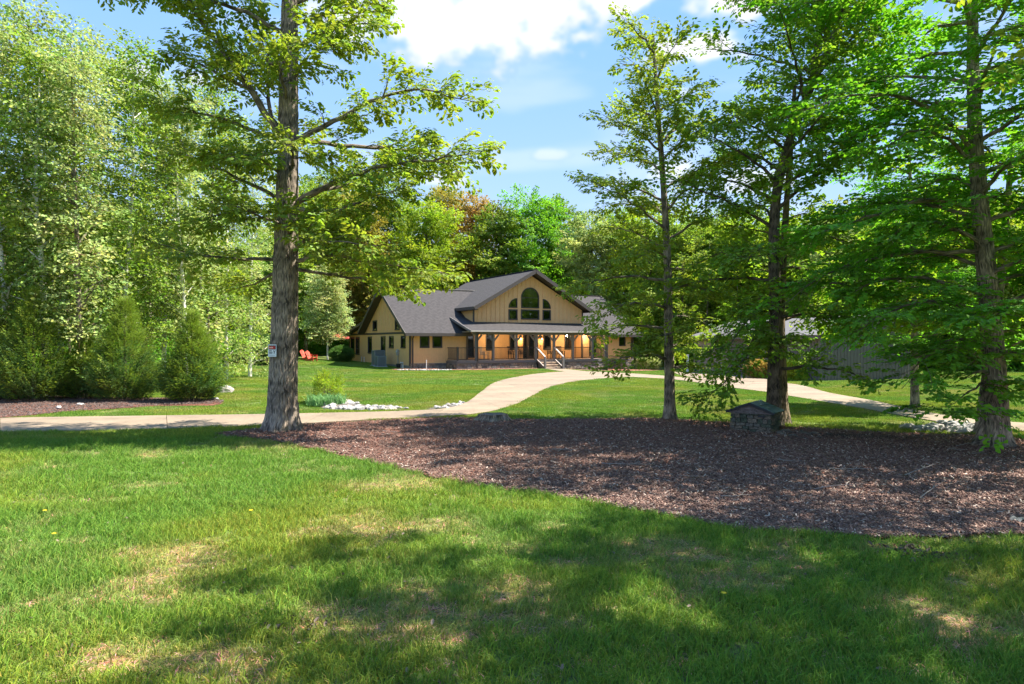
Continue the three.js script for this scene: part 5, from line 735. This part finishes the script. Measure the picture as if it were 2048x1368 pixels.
// heat pumps, meter, pipes along the side wall
function condenser(label, u, w, sx, h) { const p = atHouse(u, w), c = thing('heat_pump', label, 'heat pump', [p[0], p[1] + 0.06, p[2]], TH, 'heat pumps at the side wall'), g = mat([0.2, 0.235, 0.25], 0.55), k = [[-1, 0], [1, 0], [0, -1], [0, 1]]; part('pad', box(-sx * 0.62, sx * 0.62, -0.12, 0, -sx * 0.62, sx * 0.62), mat([0.4, 0.39, 0.37], 0.9), c); part('core', box(-sx * 0.44, sx * 0.44, 0.02, h - 0.04, -sx * 0.44, sx * 0.44), mat([0.1, 0.115, 0.12], 0.7), c); part('top_cover', box(-sx * 0.5, sx * 0.5, h - 0.05, h, -sx * 0.5, sx * 0.5), g, c); part('base_pan', box(-sx * 0.5, sx * 0.5, 0, 0.06, -sx * 0.5, sx * 0.5), g, c);
  for (const a of [-1, 1]) for (const b of [-1, 1]) part('corner_post', box(a * sx * 0.5 - 0.03 * a - 0.03, a * sx * 0.5 - 0.03 * a + 0.03, 0.06, h - 0.05, b * sx * 0.5 - 0.03 * b - 0.03, b * sx * 0.5 - 0.03 * b + 0.03), g, c);
  const s = []; for (let y = 0.12; y < h - 0.08; y += 0.07) for (const [a, b] of k) s.push(a ? box(a * sx * 0.46, a * sx * 0.49, y, y + 0.035, -sx * 0.44, sx * 0.44) : box(-sx * 0.44, sx * 0.44, y, y + 0.035, b * sx * 0.46, b * sx * 0.49)); part('louvres', s, g, c).userData.kind = 'stuff'; const f = new THREE.TorusGeometry(sx * 0.36, 0.015, 6, 24); f.rotateX(Math.PI / 2); f.translate(0, h + 0.01, 0); part('fan_grille', f, M.black, c); }
condenser('tall grey-blue heat pump by the left side wall', -1.1, 4.6, 0.9, 1.25); condenser('smaller grey-blue heat pump in front of the tall one', -1.35, 3.25, 0.75, 0.85);
{ const [x, , z] = atHouse(-0.09, 2.6), t = thing('electric_meter', 'grey electric meter box on the left side wall', 'meter', [x, 0.85, z], TH); part('meter_box', box(-0.08, 0.06, 0.25, 0.75, -0.16, 0.16), mat([0.33, 0.33, 0.32], 0.6), t); part('meter_dial', cyl(V(-0.08, 0.55, 0), V(-0.15, 0.55, 0), 0.1, 0.09, 16), mat([0.4, 0.42, 0.43], 0.3), t); part('conduit', cyl(V(0, -0.7, 0.05), V(0, 0.25, 0.05), 0.035, 0.035, 8), mat([0.33, 0.33, 0.32], 0.6), t); }
{ const wh = mat([0.72, 0.72, 0.7], 0.45); [[1.35, 'white bent vent pipe at the front end of the side wall, left one of two'], [0.95, 'white bent vent pipe at the front end of the side wall, right one of two']].forEach(([w, l]) => { const [x, y, z] = atHouse(-0.25, w), W = new Wood(); W.tube([V(0, -0.1, 0), V(0, 0.3, 0), V(0, 0.42, 0.03), V(0, 0.46, 0.12), V(0, 0.4, 0.22)], [0.06, 0.06, 0.06, 0.06, 0.06], 10); solo('vent_pipe', W.geo(), wh, l, 'pipe', [x, y, z], TH - 0.5, 'white vent pipes'); });
  [[[0.9, -1.2], 'thin white standpipe in the corner bed'], [[-0.15, 12.6], 'short white pipe at the back of the side wall, left one'], [[-0.15, 11.8], 'short white pipe at the back of the side wall, right one']].forEach(([uw, l], i) => { const [x, y, z] = atHouse(...uw); const t = thing('standpipe', l, 'pipe', [x, y, z], TH); part('pipe', cyl(V(0, -0.05, 0), V(0, i ? 0.45 : 0.7, 0), 0.03, 0.03, 8), wh, t); part('cap', cyl(V(0, i ? 0.45 : 0.7, 0), V(0, i ? 0.5 : 0.76, 0), 0.045, 0.04, 8), wh, t); });
  const [x, y, z] = atHouse(-0.5, 1.3), t = thing('flower_pot', 'black bucket at the foot of the white vent pipes', 'bucket', [x, y, z]); part('pot', new THREE.LatheGeometry([[0, 0], [0.14, 0], [0.19, 0.34], [0.2, 0.36], [0.175, 0.36], [0.13, 0.04], [0, 0.04]].map(p => new THREE.Vector2(...p)), 18), M.dark, t); }
// patio umbrella behind the back corner
{ const [x, , z] = atHouse(-0.3, 19.4), t = thing('patio_umbrella', 'red patio umbrella behind the back corner of the left wing', 'umbrella', [x, H(x, -z), z]); const red = mat([0.62, 0.1, 0.07], 0.8, { side: THREE.DoubleSide }); part('pole', cyl(V(0, 0, 0), V(0, 2.75, 0), 0.025, 0.025, 8), M.barkDark, t); const g = new THREE.ConeGeometry(1.3, 0.5, 8, 1, true); g.translate(0, 2.45, 0); part('canopy', g, red, t); const v = new THREE.CylinderGeometry(1.3, 1.29, 0.14, 8, 1, true); v.translate(0, 2.13, 0); part('valance', v, red, t); part('base', new THREE.CylinderGeometry(0.25, 0.28, 0.08, 16).translate(0, 0.04, 0), M.dark, t); for (let k = 0; k < 8; k++) { const a = k * Math.PI / 4 + Math.PI / 8 * 0; part('rib', bar(V(0, 2.66, 0), V(Math.sin(a) * 1.27, 2.2, Math.cos(a) * 1.27), 0.015, 0.015), M.dark, t); } }
// dark hooded box between the shrubs
{ const d = 62, x = X(532, d), t = thing('hooded_box', 'dark slate-grey hooded box on a post among the leaves, left of the oak trunk', 'box', [x, H(x, d), -d]); const s = new THREE.Shape([[-0.42, 0], [0.42, 0], [0.38, 0.6], [0.2, 1.0], [-0.2, 1.0], [-0.38, 0.6]].map(p => new THREE.Vector2(...p))); const g = new THREE.ExtrudeGeometry(s, { depth: 0.5, bevelEnabled: true, bevelSize: 0.03, bevelThickness: 0.03, bevelSegments: 2 }); g.translate(0, 1.1, -0.25); part('hood', g, mat([0.045, 0.05, 0.065], 0.7), t); part('post', box(-0.06, 0.06, -0.1, 1.1, -0.06, 0.06), M.barkDark, t); }
// shed right of the house
{
  const t = thing('shed', 'long low grey-brown shed behind the two oaks by the drive', 'shed', [13.55, 0, -50.9], -73 * Math.PI / 180), L = 13, Dp = 7, Hh = 2.55, wall = mat([0.15, 0.13, 0.115], 0.75), pink = mat([0.3, 0.215, 0.18], 0.75), roof = mat([0.12, 0.11, 0.105], 0.6);
  part('wall', [box(4.6, L, 0, Hh, -0.1, 0), box(0, L, 0, Hh, -Dp, -Dp + 0.1), box(L - 0.1, L, 0, Hh, -Dp + 0.1, -0.1), box(0, 0.1, 0, Hh, -Dp + 0.1, -0.1)], wall, t);
  part('door_wall', [box(0, 0.5, 0, Hh, -0.1, 0), box(0.5, 4.6, 2.3, Hh, -0.1, 0)], pink, t); for (let k = 0; k < 4; k++) part('door_panel', box(0.52, 4.58, 0.02 + k * 0.57, 0.57 + k * 0.57, -0.09, -0.05), pink, t); part('side_door', box(0.14, 0.42, 0, 2.0, 0.002, 0.02), M.dark, t);
  const ribs = []; for (let x = 4.7; x < L - 0.05; x += 0.23) ribs.push(box(x, x + 0.06, 0, Hh - 0.02, 0.001, 0.03)); part('wall_ribs', ribs, wall, t).userData.kind = 'stuff'; const er = []; for (let z = -0.3; z > -Dp + 0.1; z -= 0.23) er.push(box(L + 0.001, L + 0.03, 0, Hh, z - 0.06, z)); part('wall_ribs', er, wall, t).userData.kind = 'stuff';
  part('corner_post', box(L - 0.04, L + 0.1, -0.15, Hh, -0.06, 0.08), wall, t);
  for (const z of [0, -Dp]) part('roof', bar(V(L / 2, Hh + 0.02, z ? z - 0.35 : 0.35), V(L / 2, Hh + 1.2, -Dp / 2), L + 0.6, 0.06), roof, t, 'brown metal roof slope');
  const gs = new THREE.Shape([[0.05, Hh], [Dp - 0.05, Hh], [Dp / 2, Hh + 1.05]].map(p => new THREE.Vector2(...p))); for (const x of [0.02, L - 0.1]) { const g = new THREE.ExtrudeGeometry(gs, { depth: 0.08, bevelEnabled: false }); g.rotateY(Math.PI / 2); g.translate(x, 0, 0); part('gable_wall', g, wall, t); }
  part('fascia', box(-0.3, L + 0.3, Hh - 0.16, Hh - 0.02, 0.3, 0.34), mat([0.1, 0.085, 0.075], 0.7), t);
}
{ const wh = mat([0.72, 0.71, 0.68], 0.6); const [x, d] = ground(1375, 745), t = thing('marker_post', 'slim white post beside the garage apron, left of the shed', 'post', [x, H(x, d), -d]); part('shaft', box(-0.07, 0.07, -0.1, 1.25, -0.07, 0.07), wh, t); part('cap', box(-0.09, 0.09, 1.25, 1.3, -0.09, 0.09), wh, t);
  const [x2, d2] = ground(1721, 756), s = thing('slatted_stand', 'white post with a pale slatted board at the wood edge right of the shed', 'post', [x2, H(x2, d2), -d2], 0.2); part('post', box(-0.07, 0.07, -0.1, 1.35, -0.06, 0.06), wh, s); part('post', box(-0.72, -0.62, 0.5, 1.45, -0.06, 0.06), wh, s); for (let k = 0; k < 5; k++) part('slat', box(-0.62 + k * 0.12, -0.56 + k * 0.12, 1.0, 1.45, -0.03, 0.03), wh, s); part('top_rail', box(-0.75, 0.1, 1.35, 1.42, -0.05, -0.031), wh, s); part('arm', bar(V(-0.62, 1.0, 0), V(0, 1.15, 0), 0.05, 0.05), wh, s); part('brace', bar(V(-0.67, 0.1, 0), V(-0.67, 0.5, 0), 0.08, 0.08, V(1, 0, 0)), wh, s); }

renderer.render(scene, camera);
